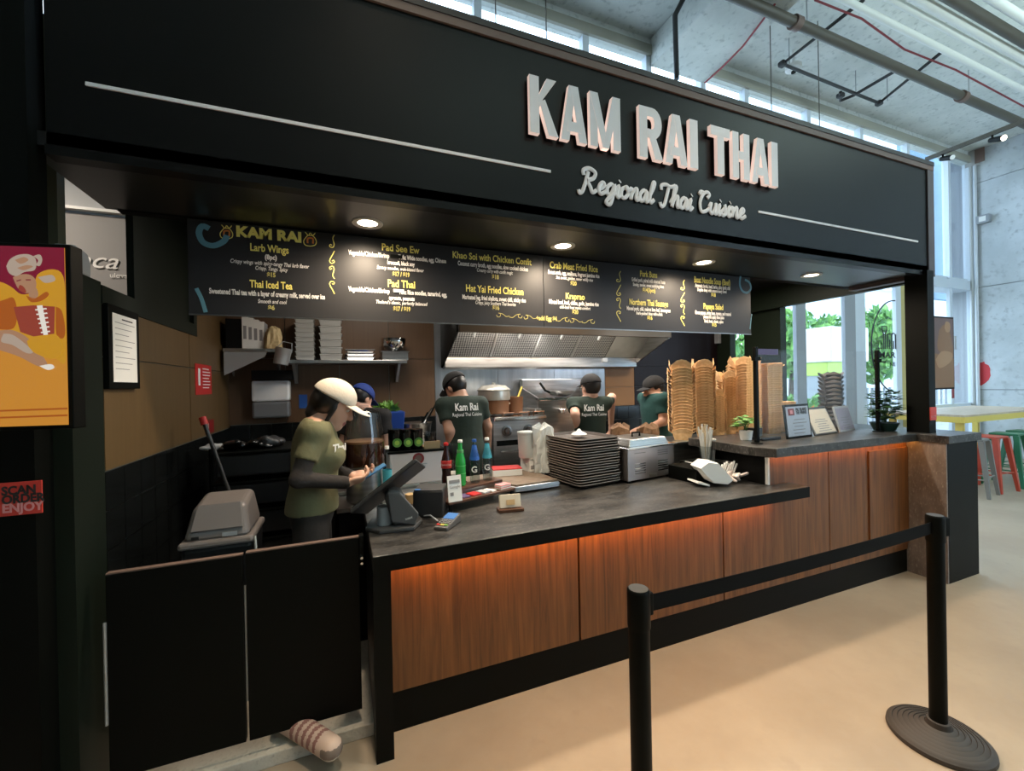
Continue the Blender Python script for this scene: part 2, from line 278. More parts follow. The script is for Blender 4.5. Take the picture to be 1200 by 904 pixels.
# ---------------------------------------------------------------- signed-distance bodies (one continuous surface each)
def _smin(a, b, k):
    h = np.clip(.5+.5*(b-a)/k, 0, 1); return b+(a-b)*h-k*h*(1-h)
class SDF:
    def __init__(s, lo, hi, h):
        s.lo = np.array(lo, np.float32); s.h = h; n = np.ceil((np.array(hi)-np.array(lo))/h).astype(int)+1
        s.n = n; s.d = np.full(n, 0.08, np.float32)
        s.ax = [s.lo[i]+h*np.arange(n[i], dtype=np.float32) for i in range(3)]
    def _sl(s, lo, hi, m):
        a = np.clip(np.floor((np.array(lo)-m-s.lo)/s.h).astype(int), 0, s.n-1); b = np.clip(np.ceil((np.array(hi)+m-s.lo)/s.h).astype(int)+1, 1, s.n)
        if (b <= a).any(): return None, None
        sl = tuple(slice(a[i], b[i]) for i in range(3))
        return sl, (s.ax[0][sl[0]][:, None, None], s.ax[1][sl[1]][None, :, None], s.ax[2][sl[2]][None, None, :])
    def _put(s, sl, q, k, op):
        if op == 'u': s.d[sl] = _smin(s.d[sl], q, k) if k else np.minimum(s.d[sl], q)
        else: s.d[sl] = -_smin(-s.d[sl], q, k)
    def cap(s, a, b, ra, rb=None, k=.03, off=0, flat=False, op='u'):
        rb = ra if rb is None else rb; ra += off; rb += off; a = np.array(a, float); b = np.array(b, float); r = max(ra, rb)
        sl, P = s._sl(np.minimum(a, b)-r, np.maximum(a, b)+r, .09)
        if sl is None: return s
        ab = b-a; L = np.linalg.norm(ab); u = ab/L
        px, py, pz = P[0]-a[0], P[1]-a[1], P[2]-a[2]; t = px*u[0]+py*u[1]+pz*u[2]
        if flat:
            rad = np.sqrt(np.maximum(px*px+py*py+pz*pz-t*t, 0)); tt = np.clip(t/L, 0, 1)
            q = np.maximum(rad-(ra+(rb-ra)*tt), np.maximum(-t, t-L))
        else:
            tt = np.clip(t, 0, L); q = np.sqrt((px-u[0]*tt)**2+(py-u[1]*tt)**2+(pz-u[2]*tt)**2)-(ra+(rb-ra)*tt/L)
        s._put(sl, q, k, op); return s
    def ell(s, c, r, R=None, k=.03, off=0, op='u'):
        c = np.array(c, float); r = np.array(r, float)+off; m = r.max()
        sl, P = s._sl(c-m, c+m, .09)
        if sl is None: return s
        x, y, z = P[0]-c[0], P[1]-c[1], P[2]-c[2]
        if R is not None:
            R = np.array(R); x, y, z = (R[0, 0]*x+R[1, 0]*y+R[2, 0]*z, R[0, 1]*x+R[1, 1]*y+R[2, 1]*z, R[0, 2]*x+R[1, 2]*y+R[2, 2]*z)
        k0 = np.sqrt((x/r[0])**2+(y/r[1])**2+(z/r[2])**2); k1 = np.sqrt((x/r[0]**2)**2+(y/r[1]**2)**2+(z/r[2]**2)**2)+1e-9
        s._put(sl, k0*(k0-1)/k1, k, op); return s
    def plane(s, p, n):
        """keep the side that n points away from"""
        n = np.array(n, float); n /= np.linalg.norm(n); p = np.array(p, float)
        q = (s.ax[0][:, None, None]-p[0])*n[0]+(s.ax[1][None, :, None]-p[1])*n[1]+(s.ax[2][None, None, :]-p[2])*n[2]
        s.d = np.maximum(s.d, q.astype(np.float32)); return s
    def mesh(s):
        d = s.d; d[0] = d[-1] = .05; d[:, 0] = d[:, -1] = .05; d[:, :, 0] = d[:, :, -1] = .05
        sg = d < 0; cnt = np.zeros(tuple(s.n-1), np.int8)
        cor = [(i, j, k) for i in (0, 1) for j in (0, 1) for k in (0, 1)]
        sh = lambda a, c: a[c[0]:a.shape[0]-1+c[0], c[1]:a.shape[1]-1+c[1], c[2]:a.shape[2]-1+c[2]]
        for c in cor: cnt += sh(sg, c)
        mk = (cnt > 0) & (cnt < 8); I = np.argwhere(mk); idx = np.full(cnt.shape, -1, np.int64); idx[mk] = np.arange(len(I))
        acc = np.zeros((len(I), 3)); num = np.zeros(len(I)); D = {c: d[I[:, 0]+c[0], I[:, 1]+c[1], I[:, 2]+c[2]] for c in cor}
        for c in cor:
            for ax in range(3):
                if c[ax]: continue
                e = list(c); e[ax] = 1; e = tuple(e); a, b = D[c], D[e]; x = (a < 0) != (b < 0)
                t = a[x]/(a[x]-b[x]); p = np.tile(np.array(c, float), (x.sum(), 1)); p[:, ax] += t; acc[x] += p; num[x] += 1
        V = (I+acc/num[:, None])*s.h+s.lo; Fs = []
        for ax in range(3):
            o1, o2 = [q for q in range(3) if q != ax]
            lo = [slice(None)]*3; hi = [slice(None)]*3; lo[ax] = slice(0, -1); hi[ax] = slice(1, None)
            E_ = np.argwhere(sg[tuple(lo)] != sg[tuple(hi)]); E_ = E_[(E_[:, o1] > 0) & (E_[:, o2] > 0) & (E_[:, o1] < s.n[o1]-1) & (E_[:, o2] < s.n[o2]-1)]
            inside = sg[E_[:, 0], E_[:, 1], E_[:, 2]]
            q = []
            for (a, b) in ((-1, -1), (0, -1), (0, 0), (-1, 0)):
                T = E_.copy(); T[:, o1] += a; T[:, o2] += b; q.append(idx[T[:, 0], T[:, 1], T[:, 2]])
            q = np.stack(q, 1); fl = inside if ax != 1 else ~inside
            q[~fl] = q[~fl][:, ::-1]; Fs.append(q)
        return V, np.concatenate(Fs)
    def build(s, name, mats, parent=None, classify=None):
        V, Fq = s.mesh(); me = bpy.data.meshes.new(name)
        me.vertices.add(len(V)); me.vertices.foreach_set('co', V.astype(np.float32).ravel())
        me.loops.add(len(Fq)*4); me.loops.foreach_set('vertex_index', Fq.ravel().astype(np.int32))
        me.polygons.add(len(Fq)); me.polygons.foreach_set('loop_start', (np.arange(len(Fq))*4).astype(np.int32))
        me.polygons.foreach_set('use_smooth', np.ones(len(Fq), bool))
        ml = mats if isinstance(mats, (list, tuple)) else [mats]
        for q in ml: me.materials.append(mat(q))
        if classify is not None: me.polygons.foreach_set('material_index', classify(V[Fq].mean(1)).astype(np.int32))
        me.update(calc_edges=True); me.validate()
        o = bpy.data.objects.new(name, me); COL.objects.link(o)
        if parent: o.parent = parent
        return o
# ================================================================ THE HALL
XL, YB, YW, XW, ZC = -0.97, 4.5, 4.6, 12.25, 6.3
struct(B('floor', (-4, XW+.3, -6, 4.95, -.2, 0), 'floor_concrete'), 'polished beige concrete floor of the food hall')
struct(B('ceiling', (-4, XW+.3, -6, 4.95, ZC, ZC+.3), 'ceiling_concrete'), 'rough cast concrete ceiling with exposed pipes')
struct(B('ceiling_beam', (3.95, 4.88, -6, 4.6, 5.92, ZC), 'ceiling_concrete', bevel=.02), 'deep cast concrete beam crossing the ceiling above the sign')
struct(B('wall_rear', (-4, 7.65, -6.3, -6, 0, ZC), 'grey_wall')); struct(B('wall_rear_low', (7.65, XW+.3, -6.3, -6, 0, .6), 'grey_wall')); struct(B('wall_rear_top', (7.65, XW+.3, -6.3, -6, 5.9, ZC), 'grey_wall'))
for k in range(3, 6): struct(B('window_added_rear_%d' % (k+1), (3.05+k*1.55, 4.55+k*1.55, -6.16, -6.15, .6, 5.9), 'glass_clear')); struct(B('trim_added_rear_%d' % (k+1), (4.55+k*1.55, 4.60+k*1.55, -6.25, -6.05, .6, 5.9), 'frame_grey'))  # unseen panes added behind the camera to let in more daylight
struct(B('wall_far_left', (-4.3, -4, -6, 4.95, 0, ZC), 'grey_wall'))
struct(B('wall_back', (-4, 5.15, 4.6, 4.95, 0, 3.55), 'grey_wall'))
# right concrete wall: cast panels with recessed joints
wr = struct(B('wall_right', (XW+.02, XW+.3, -6, 4.95, 0, ZC), 'frame_grey'), 'bare cast concrete wall with panel joints at the end of the hall')
zs = [0, 1.35, AX(1175, 333, XW)[2], AX(1170, 207, XW)[2], ZC]
ys = [4.6, 3.55, 2.35, 1.15, -.05, -1.25, -2.45, -3.65, -4.85, -6]
for i in range(len(zs)-1):
    for j in range(len(ys)-1):
        B('concrete_panel', (XW, XW+.06, ys[j+1]+.008, ys[j]-.008, zs[i]+.008, zs[i+1]-.008), 'wall_concrete', wr)
# window wall: frames and panes
ux = [-2.75, -1.33, .09, 1.51, 2.94, 3.93, 4.90, 5.77, 7.18, 8.58, 10.0, 11.42, 12.2]
zt = 6.03
wf = struct(B('window_wall', (-4, XW, 4.6, 4.72, zt+.03, ZC), 'ceiling_concrete'), 'storefront window wall of the hall')
B('sill_beam', (5.15, XW, 4.60, 4.95, 3.42, 3.60), 'frame_light', wf); B('head_trim', (-4, XW, 4.56, 4.6, zt+.03, zt+.16), M('trim_sand', (.34, .33, .27), .6), wf)
B('lower_sill', (5.15, XW, 4.65, 4.95, 0, .35), 'frame_grey', wf)
for x in ux:
    B('mullion', (x-.045, x+.045, 4.60, 4.70, 3.60, zt+.03), 'frame_light', wf)
n = 0
for a, b_ in zip(ux[:-1], ux[1:]):
    if a == 3.93: continue
    n += 1
    wd = struct(B('window_%d' % n, (a+.045, b_-.045, 4.655, 4.663, 3.62, zt+.03), 'glass_clear'), 'high clerestory window pane')
    B('window_frame', (a+.045, b_-.045, 4.64, 4.68, 3.60, 3.66), 'frame_light', wd)
lx = [(5.2, 6.82), (7.05, 8.06), (8.63, 9.56), (10.12, 11.42), (11.5, 12.2)]
for x0, x1, m_ in ((5.15, 5.2, 'frame_grey'), (6.82, 7.05, 'frame_grey'), (8.06, 8.35, 'frame_grey'), (8.35, 8.63, 'frame_light'), (9.56, 9.72, 'frame_light'), (9.72, 10.12, M('wall_ochre', (.50, .42, .16), .6)), (11.42, 11.5, 'frame_light'), (12.2, XW, 'frame_light')):
    B('column', (x0, x1, 4.62, 4.68, .35, 3.42), m_, wf)
for a, b_ in lx:
    n += 1
    wd = struct(B('window_%d' % n, (a, b_, 4.640, 4.648, .35, 3.42), 'glass_clear'), 'tall street level window pane')
    B('window_rail', (a, b_, 4.62, 4.67, 1.02, 1.08), 'frame_light', wd)
B('door_pull', (7.10, 7.125, 4.70, 4.74, .9, 3.3), 'black', wf)
struct(B('wall_added_blue', (11.3, 16.5, 5.3, 5.4, 3.4, 8), M('blue_panel', (.16, .26, .36), .7)), 'pale blue panel added outside to colour the high end window')  # added behind the glass so the end panes look pale blue
# round lettering on the street window
lg = thing('window_lettering', 'round black outline emblem with skyline and lettering on the street window', 'decal', (9.55, 4.634, 2.215))
MB().tube([(.73*math.cos(t*.0654), 0, .85*math.sin(t*.0654)) for t in range(24, 73)], .012, 6).build('ring', 'ink', lg)
text('lettering', 'MAR', (-.26, 0, -.165), .155, 'ink', lg, off=.004, width=.50)
text('lettering', 'NE', (-.10, 0, -.335), .10, 'ink', lg, off=.003, width=.17)
sk = MB()
for p in ([(-.52, -.04), (-.42, -.04)], [(-.36, -.05), (-.36, .22), (-.41, .30), (-.41, .36), (-.26, .36), (-.26, .30), (-.31, .22), (-.31, -.05)],
          [(-.24, -.05), (-.24, .22), (-.12, .22), (-.12, -.05)], [(-.18, -.05), (-.18, .12)], [(-.12, .2), (-.06, .25), (0, .22), (0, -.05)], [(-.06, -.05), (-.06, .1)],
          ):
    sk.tube([(x, 0, z) for x, z in p], .009, 5)
sk.build('skyline_outline', 'ink', lg)
MB().box(-.62, -.30, 0, .004, -.30, -.275).build('rule', 'ink', lg)

# ---------------------------------------------------------------- outside the windows
struct(B('street', (-30, 90, 4.95, 90, -.35, -.15), 'street'), 'pale street pavement outside the windows')
def leafball(mb, c, r, n, s, rnd):
    for _ in range(n):
        u = rnd.uniform(-1, 1); t = rnd.uniform(0, 6.283); q = math.sqrt(1-u*u); rr = rnd.uniform(.55, 1.0)
        p = Vector((c[0]+r[0]*rr*q*math.cos(t), c[1]+r[1]*rr*q*math.sin(t), c[2]+r[2]*rr*u))
        R = Euler((rnd.uniform(0, 6.28), rnd.uniform(0, 6.28), rnd.uniform(0, 6.28))).to_matrix()
        ss = s*rnd.uniform(.6, 1.2)
        a = [p+R@Vector(k) for k in ((-ss, 0, 0), (0, -ss*.5, ss*.15), (ss, 0, 0), (0, ss*.5, ss*.15))]
        mb.add(a, [(0, 1, 2, 3)])
def tree(x, y, h, r, label, m='leaf_out', zc=None, n=2600):
    t = thing('street_tree', label, 'tree', (x, y, -.15), 0, 'trees on the street'); rnd = random.Random(int(x*10))
    MB().tube([(0, 0, 0), (.05, 0, h*.35), (-.04, .05, h*.6)], [.16, .12, .06], 8).build('trunk', 'bark', t, smooth=True)
    mb = MB(); zc = zc or h*.68
    for k in range(7):
        leafball(mb, (rnd.uniform(-.6, .6)*r, rnd.uniform(-.6, .6)*r, zc+rnd.uniform(-.35, .45)*r), (r*.6, r*.6, r*.45), n//7, .22, rnd)
    o = mb.build('crown', m, t, fix=False); o['kind'] = 'stuff'
tree(16.2, 11.2, 4.8, 2.0, 'leafy green street tree behind the glass door pull'); tree(19.8, 11.6, 4.6, 2.0, 'pale green street tree behind the white awning')
tree(26.0, 13.6, 4.6, 1.4, 'green street tree seen beside the window emblem', zc=3.0)
hd = thing('street_hedge', 'clipped green hedge below the leftmost street window', 'hedge', (10.2, 7.2, -.15)); mb = MB(); rnd = random.Random(3)
for k in range(8): leafball(mb, (-1.6+k*.45, 0, .75), (.35, .35, .75), 130, .11, rnd)
o = mb.build('foliage', 'leaf_out', hd, fix=False); o['kind'] = 'stuff'; B('planter_box', (-1.9, 1.9, -.4, .4, 0, .5), 'facade', hd)
fl = thing('flower_planter', 'planter of orange flowers outside the street window', 'planter', (9.55, 6.4, -.15))
B('trough', (-.9, .9, -.2, .2, 0, .85), 'frame_grey', fl, bevel=.02); mb = MB()
for k in range(5): leafball(mb, (-.7+k*.35, 0, 1.0), (.22, .2, .14), 60, .07, rnd)
o = mb.build('blossoms', 'orange_flower', fl, fix=False); o['kind'] = 'stuff'
kx = thing('street_kiosk', 'white awning over a lime green stall across the street', 'kiosk', (13.3, 8.05, -.15)); kx.scale = (.8, .8, .85)
B('counter_box', (-.9, .9, -.4, .4, .0, 2.2), 'frame_grey', kx); B('fascia', (-.95, .95, -.5, .5, 2.2, 2.65), 'lime', kx, bevel=.03)
MB().prism([(-.7, 2.65), (.6, 2.65), (.35, 3.8), (-.7, 3.8)], (-1.05, 0, 0), (0, 1, 0), (0, 0, 1), (2.1, 0, 0)).build('awning', 'white', kx, bevel=.04)
bd = thing('street_building', 'pale glass office facade with white ledges across the street', 'building', (36, 18, -.15)); B('wall', (-4.5, 9, 0, 6, 0, 24), 'facade', bd)
for k in range(12): B('ledge', (-4.6, 9.1, -.35, 0, 2.2+k*1.9, 2.5+k*1.9), 'white', bd)
b2 = thing('street_railing', 'grey slatted barrier along the street', 'barrier', (17, 8.6, -.15))
for k in range(24): B('slat', (-3.5+k*.32, -3.42+k*.32, -.03, .03, .1, 1.45), 'frame_grey', b2)
B('top_rail', (-3.6, 4.3, -.05, .05, 1.45, 1.55), 'frame_light', b2)

# ---------------------------------------------------------------- ceiling services
def pipe(name, pts, r, m, label, cat='pipe', group='exposed ceiling pipes', n=12):
    o = MB().tube(pts, r, n).build(name, m, None, smooth=True); return tag(o, label, cat, group)
def xpipe(a, b, Z):  # two pixels on a pipe running along the hall
    p = AZ(*a, Z); q = AZ(*b, Z); y = (p[1]+q[1])/2; return y
y1 = xpipe((870, 0), (1200, 145), 5.85)
mp_ = thing('sprinkler_main', 'thick dark sprinkler main pipe running along the ceiling', 'pipe', (0, y1, 5.85))
MB().tube([(-3, 0, 0), (XW, 0, 0)], .058, 16).build('pipe', 'pipe_dark', mp_, smooth=True)
for x in (AZ(935, 25, 5.85)[0], AZ(1130, 112, 5.85)[0], 3.0):
    MB().tube([(x-.05, 0, 0), (x+.05, 0, 0)], .078, 14).build('coupling', 'copper', mp_, smooth=True); MB().tube([(x+.2, 0, .07), (x+.2, 0, .45)], .008, 6).build('hanger_rod', 'galv', mp_)
for k, (a, b_, r, m_, lb) in enumerate((((990, 0), (1200, 118), .036, 'conduit', 'white ceiling conduit next to the thick dark main'), ((1046, 0), (1200, 82), .036, 'conduit', 'second white ceiling conduit from the dark main'),
        ((1078, 0), (1200, 62), .045, 'conduit', 'third white ceiling conduit from the dark main'), ((1118, 0), (1200, 45), .055, 'pipe_dark', 'dark pipe in the top corner beyond the white conduits'),
        ((1165, 0), (1200, 16), .045, 'conduit', 'outermost white conduit in the top corner of the view'))):
    Z = 5.8; y = AZ(*a, Z)[1]
    pipe('ceiling_conduit', [(-3, y, Z), (XW, y, Z)], r, m_, lb)
br = thing('sprinkler_branch', 'thin black branch pipes zigzagging under the ceiling above the windows', 'pipe', (0, 0, 0), 0, 'exposed ceiling pipes')
Z = 5.95
P_ = lambda x, y: AZ(x, y, Z)
for pts in ([(1012, 0), (917, 75), (1030, 121), (1105, 60)], [(985, 108), (985, 118), (1000, 112), (1048, 84)]):
    MB().tube([P_(*p) for p in pts], .022, 8).build('pipe', 'pipe_black', br, smooth=True)
for p in ((917, 75), (1030, 121), (985, 112)):
    c = P_(*p); MB().obox((c[0], c[1], c[2]), (.09, .09, .07)).build('elbow', 'pipe_black', br, bevel=.02)
for p in ((925, 75), (1003, 110), (1040, 118)):
    c = P_(*p); MB().tube([c, (c[0], c[1], ZC)], .007, 6).build('hanger_rod', 'galv', br)
c = P_(930, 88); sm = thing('smoke_detector', 'white round detector on the ceiling above the branch pipe', 'detector', (c[0], c[1], ZC-.3))
MB().lathe([(.05, 0), (.10, .03), (.10, .08), (.02, .09), (.02, .30)], (0, 0, 0), 18).build('housing', 'white', sm, smooth=True); MB().lathe([(.03, -.02), (.03, .0)], (0, 0, 0), 12).build('lens', 'black', sm)
pipe('sprinkler_drop', [AY(793, 93, 3.9), AY(791, 18, 3.9), AY(800, 0, 3.9)], .03, 'pipe_black', 'black vertical drop pipe in front of the concrete beam')
tag(MB().tube([AZ(*p, 5.88) for p in ((955, 0), (1010, 22), (1060, 58), (1120, 82), (1200, 125))], .011, 7).build('red_cable', 'wire_red', smooth=True), 'red cable sagging between the white conduits and the main', 'cable')
tag(MB().tube([AZ(908, 5, 5.88), AZ(870, 55, 5.88), AZ(845, 80, 5.9), AZ(826, 97, 5.9)], .012, 7).build('red_cable', 'wire_red', smooth=True), 'red cable running down the edge of the concrete beam', 'cable')
for k, x in enumerate((581, 640, 902, 960)):
    a = AY(x, {581: 25, 640: 30, 902: 8, 960: 128}[x], 3.6); tag(MB().tube([(a[0], a[1], 3.5), (a[0], a[1], ZC)], .006, 6).build('hanger_wire', 'pipe_dark'), ['thin hanging wire above the sign, far left one', 'thin hanging wire above the sign, second from the left', 'thin hanging wire in front of the right clerestory windows', 'thin hanging wire between two right clerestory panes'][k], 'wire', 'sign hanger wires')
# track rail with spot lights
rt = thing('light_track', 'grey lighting track rail with spot lamps beside the concrete wall', 'track light', (0, 0, 0))
xr = AZ(1140, 165, 5.0)[0]
MB().box(xr-.025, xr+.025, -2, AX(1085, 187, xr)[1], 4.97, 5.02).build('rail', 'pipe_dark', rt)
for p, on in (((1163, 170), 1), ((1105, 191), 0), ((1215, 155), 1)):
    c = AX(*p, xr); MB().cyl((xr, c[1], 4.97), (xr, c[1], 4.90), .012).cyl((xr+.02, c[1]+.03, 4.92), (xr-.04, c[1]-.12, 4.86), .030, .040).build('lamp_head', 'black', rt, smooth=True)
    MB().cyl((xr-.041, c[1]-.122, 4.859), (xr-.043, c[1]-.126, 4.857), .034).build('lamp_lens', 'lamp_on' if on else 'white_gloss', rt)
# pipes and boxes in the concrete corner
def wall_pipe(px0, r, lb, m_='galv', z0=0, z1=6.2):
    y = AX(px0, 300, XW-.08)[1]; return pipe('wall_conduit', [(XW-.06, y, z0), (XW-.06, y, z1)], r, m_, lb, 'conduit', 'conduits in the concrete corner')
wall_pipe(1138, .035, 'grey vertical conduit in the corner next to the window')
wall_pipe(1143, .03, 'thinner grey vertical conduit at the edge of the concrete wall', 'alu')
y = AX(1141, 187, XW)[1]; jb = thing('alarm_box', 'small grey and red alarm box high on the concrete wall', 'alarm', (XW-.1, y, AX(1141, 187, XW)[2]))
B('case', (0, .1, -.10, .10, -.16, .16), 'off_grey', jb, bevel=.01); B('cover', (-.02, 0, -.20, -.06, -.14, .14), 'copper', jb)
y = AX(1145, 260, XW)[1]; ob = thing('outlet_box', 'small grey outlet box on the wall conduit', 'outlet', (XW-.12, y-.12, AX(1145, 260, XW)[2])); B('case', (0, .12, -.09, .09, -.08, .08), 'frame_grey', ob); B('cover', (-.005, 0, -.05, .05, -.05, .05), 'white', ob)
c = AX(1149, 437, XW); rnd = random.Random(5); mb = MB()
mb.prism([((.11+.05*rnd.random())*math.cos(k*.2992), (.20+.07*rnd.random())*math.sin(k*.2992)) for k in range(21)], (XW-.004, c[1], c[2]), (0, -1, 0), (0, 0, 1), (.003, 0, 0))
tag(mb.build('paint_splash', M('spray_red', (0.62, 0.05, 0.06), .7)), 'red spray paint blotch on the concrete wall', 'paint mark')
c = AY(1122, 460, 4.55); tag(B('wall_sticker', (11.42, 11.5, 4.61, 4.62, c[2]-.12, c[2]+.12), 'red_dark'), 'small dark red square sticker on the window column', 'sticker')
c = AY(1123, 402, 4.55); tag(B('door_sensor', (11.43, 11.49, 4.56, 4.62, c[2]-.14, c[2]+.14), 'off_grey', bevel=.01), 'small grey sensor box on the window column', 'sensor')
# ================================================================ THE STALL SHELL
# left side: black front wall, gate post, half wall, neighbouring stall
struct(B('wall_front_left', (-4, -.985, 1.95, 2.05, 0, 3.47), 'black'), 'black painted front wall left of the food stall')
struct(B('pillar_gate', (-1.0, -.93, 2.05, 2.27, 0, 2.11), 'dark_green'), 'dark green gate post at the end of the half wall')
struct(B('pillar_olive', (-1.30, -1.215, 2.6, 2.66, 0, 3.4), 'olive_post'))
wl = struct(B('wall_left', (XL-.12, XL, 2.33, YB+.1, 0, 2.03), 'grout'), 'half wall at the left of the stall, tan panels over black tiles')
for a, b_ in ((2.34, 3.44), (3.448, YB)):
    for z0, z1 in ((1.31, 1.80), (1.806, 2.03)):
        B('wall_panel', (XL, XL+.014, a, b_, z0, z1), 'tan_panel', wl)
for i in range(13):
    for j in range(7):
        y0 = 2.34+i*.172; z1 = 1.305-j*.172
        B('tile', (XL, XL+.012, y0+.003, min(y0+.169, YB), max(z1-.169, .06), z1-.003), 'tile_black', wl)
B('cap_rail', (XL-.14, XL+.02, 2.33, 3.60, 2.03, 2.11), 'dark_green', wl)
B('frame_post', (XL-.14, XL+.02, 3.53, 3.60, 2.11, 3.2), 'dark_green', wl); B('dark_panel', (XL-.022, XL-.004, 2.70, 3.53, 2.11, 3.2), 'dark_green', wl); B('frame_post', (XL-.03, XL, 2.69, 2.71, 2.11, 3.2), 'dark_green', wl)
B('upper_panel', (XL-.12, XL, 3.60, YB+.1, 2.03, 3.2), 'tan_panel', wl)
struct(B('wall_neighbour', (-4, -1.1, 4.0, 4.1, 0, 2.95), 'grey_wall'), 'grey wall of the neighbouring stall'); struct(B('trim_1', (-4, -1.1, 3.95, 4.0, 2.965, 2.985), 'white')); struct(B('wall_neighbour_upper', (-4, -1.1, 3.98, 4.1, 2.99, 3.4), 'off_grey'))
light('neighbour_lamp_light', 'AREA', (-2.2, 3.2, 3.3), 26, (1, .86, .72), shape='DISK', size=.3)
c0 = AY(100, 302, 3.995); c1 = AY(142, 308, 3.995)
ns = thing('wall_lettering', 'pale script lettering ending in teca on the grey neighbouring wall', 'lettering', (0, 0, 0))
text('script', 'teca', (c1[0]-.02, 3.99, c1[2]), .17, 'text_white', ns, shear=.35, align='RIGHT', sx=1.1); MB().box(c0[0]-.25, c1[0]-.22, 3.985, 3.995, c1[2]+.045, c1[2]+.056).box(c0[0]+.28, c1[0]-.02, 3.985, 3.995, c1[2]-.10, c1[2]-.094).build('stroke', 'text_white', ns)
text('small_script', 'ulova', (c0[0]+.19, 3.99, c1[2]-.10), .05, 'text_white', ns)
# kitchen shell
struct(B('floor_slab', (XL, 5.0, 2.105, YB, 0, .06), 'slab_concrete', bevel=.004), 'raised pale concrete kitchen floor edge under the gate')
wb = struct(B('wall_kitchen', (XL-.12, 5.05, YB, YB+.1, 0, 2.78), 'grout'), 'back wall of the kitchen with brown panels, steel and black tiles')
for k in range(4):
    for z0, z1 in ((1.33, 1.93), (1.936, 2.78)): B('wall_panel', (XL+k*.47+.003, XL+(k+1)*.47-.003, YB-.014, YB, z0, z1), 'brown_panel', wb)
for i in range(11):
    for j in range(7): B('tile', (XL+i*.172+.003, XL+i*.172+.169, YB-.012, YB, max(1.325-j*.172-.169, .06), 1.325-j*.172-.003), 'tile_black', wb)
for k in range(3): B('steel_sheet', (.915+k*.713, .915+(k+1)*.713-.004, YB-.014, YB, .06, 2.78), 'steel_wall', wb)
for z0, z1 in ((1.352, 1.585), (1.59, 1.85), (1.855, 2.78)): B('wall_panel', (3.06, 3.50, YB-.014, YB, z0, z1), M('amber_panel', (.30, .155, .062), .45), wb); B('wall_panel', (3.506, 5.0, YB-.014, YB, z0, z1), M('maroon_panel', (.014, .008, .009), .4, spec=.3), wb)
for i in range(11):
    for j in range(7): B('tile', (3.06+i*.172+.003, 3.06+i*.172+.169, YB-.012, YB, max(1.345-j*.172-.169, .06), 1.345-j*.172-.003), 'tile_black', wb)
struct(B('ceiling_kitchen', (XL-.12, 5.05, 2.6, YB+.1, 2.78, 2.85), 'black_matte'))
struct(B('wall_stall_right', (4.95, 5.05, 3.55, 4.05, 0, 2.78), 'green_wall'), 'dark green side wall of the stall beside the window opening'); struct(B('wall_stall_right_back', (4.95, 5.05, 4.27, YB, 0, 2.78), 'green_wall')); struct(B('wall_stall_right_low', (4.95, 5.05, 4.05, 4.27, 0, 1.95), 'green_wall'))
struct(B('beam_side', (4.86, 4.93, 2.20, YB, 2.51, 3.2), 'green_wall'), 'dark green header over the right side opening')
c = AX(838, 396, 4.94); tag(B('alarm_siren', (4.90, 4.95, c[1]-.1, c[1]+.1, c[2]-.09, c[2]+.09), 'off_grey', bevel=.01), 'small pale alarm box high on the dark green wall', 'alarm')
struct(B('pillar_front', (4.50, 4.595, 1.96, 2.113, 1.175, 2.53), 'black'), 'black square pillar standing on the raised counter')
struct(B('wall_sign_back', (-1.0, 4.69, 2.58, 2.66, 2.53, 3.47), 'black_matte'))
# ---------------------------------------------------------------- soffit and downlights
sf = struct(MB().prism([(-1.04, 2.0), (4.69, 2.0), (4.69, 2.03), (4.86, 2.20), (4.86, 2.6), (-1.04, 2.6)], (0, 0, 2.53), (1, 0, 0), (0, 1, 0), (0, 0, .05)).build('ceiling_soffit', 'soffit_black'), 'glossy black soffit under the sign with round downlights')
for k, x in enumerate((.139, 1.324, 2.513, 3.72)):
    d = thing('downlight', ['round recessed downlight over the cash register', 'second round recessed downlight from the cash register', 'third round recessed downlight, over the takeout boxes', 'round recessed downlight nearest the black pillar'][k], 'downlight', (x, 2.385, 2.53), 0, 'downlights in the soffit')
    MB().lathe([(.052, -.004), (.078, -.006), (.080, 0), (.052, 0)], (0, 0, 0), 28, cap=False).build('trim_ring', 'lamp_trim', d, smooth=True)
    MB().lathe([(.001, -.001), (.052, -.001)], (0, 0, 0), 24, cap=False).build('lens', 'lamp_on', d)
    light('downlight_light', 'SPOT', (x, 2.385, 2.512), 66, (1.0, 0.80, 0.58), spot_size=R_(168), spot_blend=.9, shadow_soft_size=.05)
# ---------------------------------------------------------------- fascia sign
sg = thing('fascia_sign', 'long black fascia sign with raised white lettering over the stall', 'sign', (0, 2.0, 0))
B('board', (-.96, 4.60, 0, .06, 2.53, 3.40), 'sign_black', sg)
B('top_rim', (-.96, 4.69, -.012, .10, 3.390, 3.430), 'copper', sg); B('top_cap', (-.96, 4.69, -.016, .10, 3.430, 3.463), M('cap_brown', (.022, .017, .016), .5), sg); B('side_rim', (4.60, 4.69, -.010, .60, 2.495, 3.390), M('rim_grey', (.075, .06, .065), .5), sg); B('bottom_lip', (-.96, 4.60, -.012, .05, 2.495, 2.53), 'sign_black', sg)
B('roof', (-.96, 4.69, .10, .60, 3.40, 3.45), 'black_matte', sg)
B('rule_line', (-.848, 1.044, -.006, 0, 2.767, 2.781), 'letter_face', sg); B('rule_line', (2.591, 4.455, -.006, 0, 2.762, 2.776), 'letter_face', sg)
LH = .295; SW = .30   # letters in units of letter height
def bar(a, b_, c_, d_): return [a, b_, c_, d_]
s_ = .27
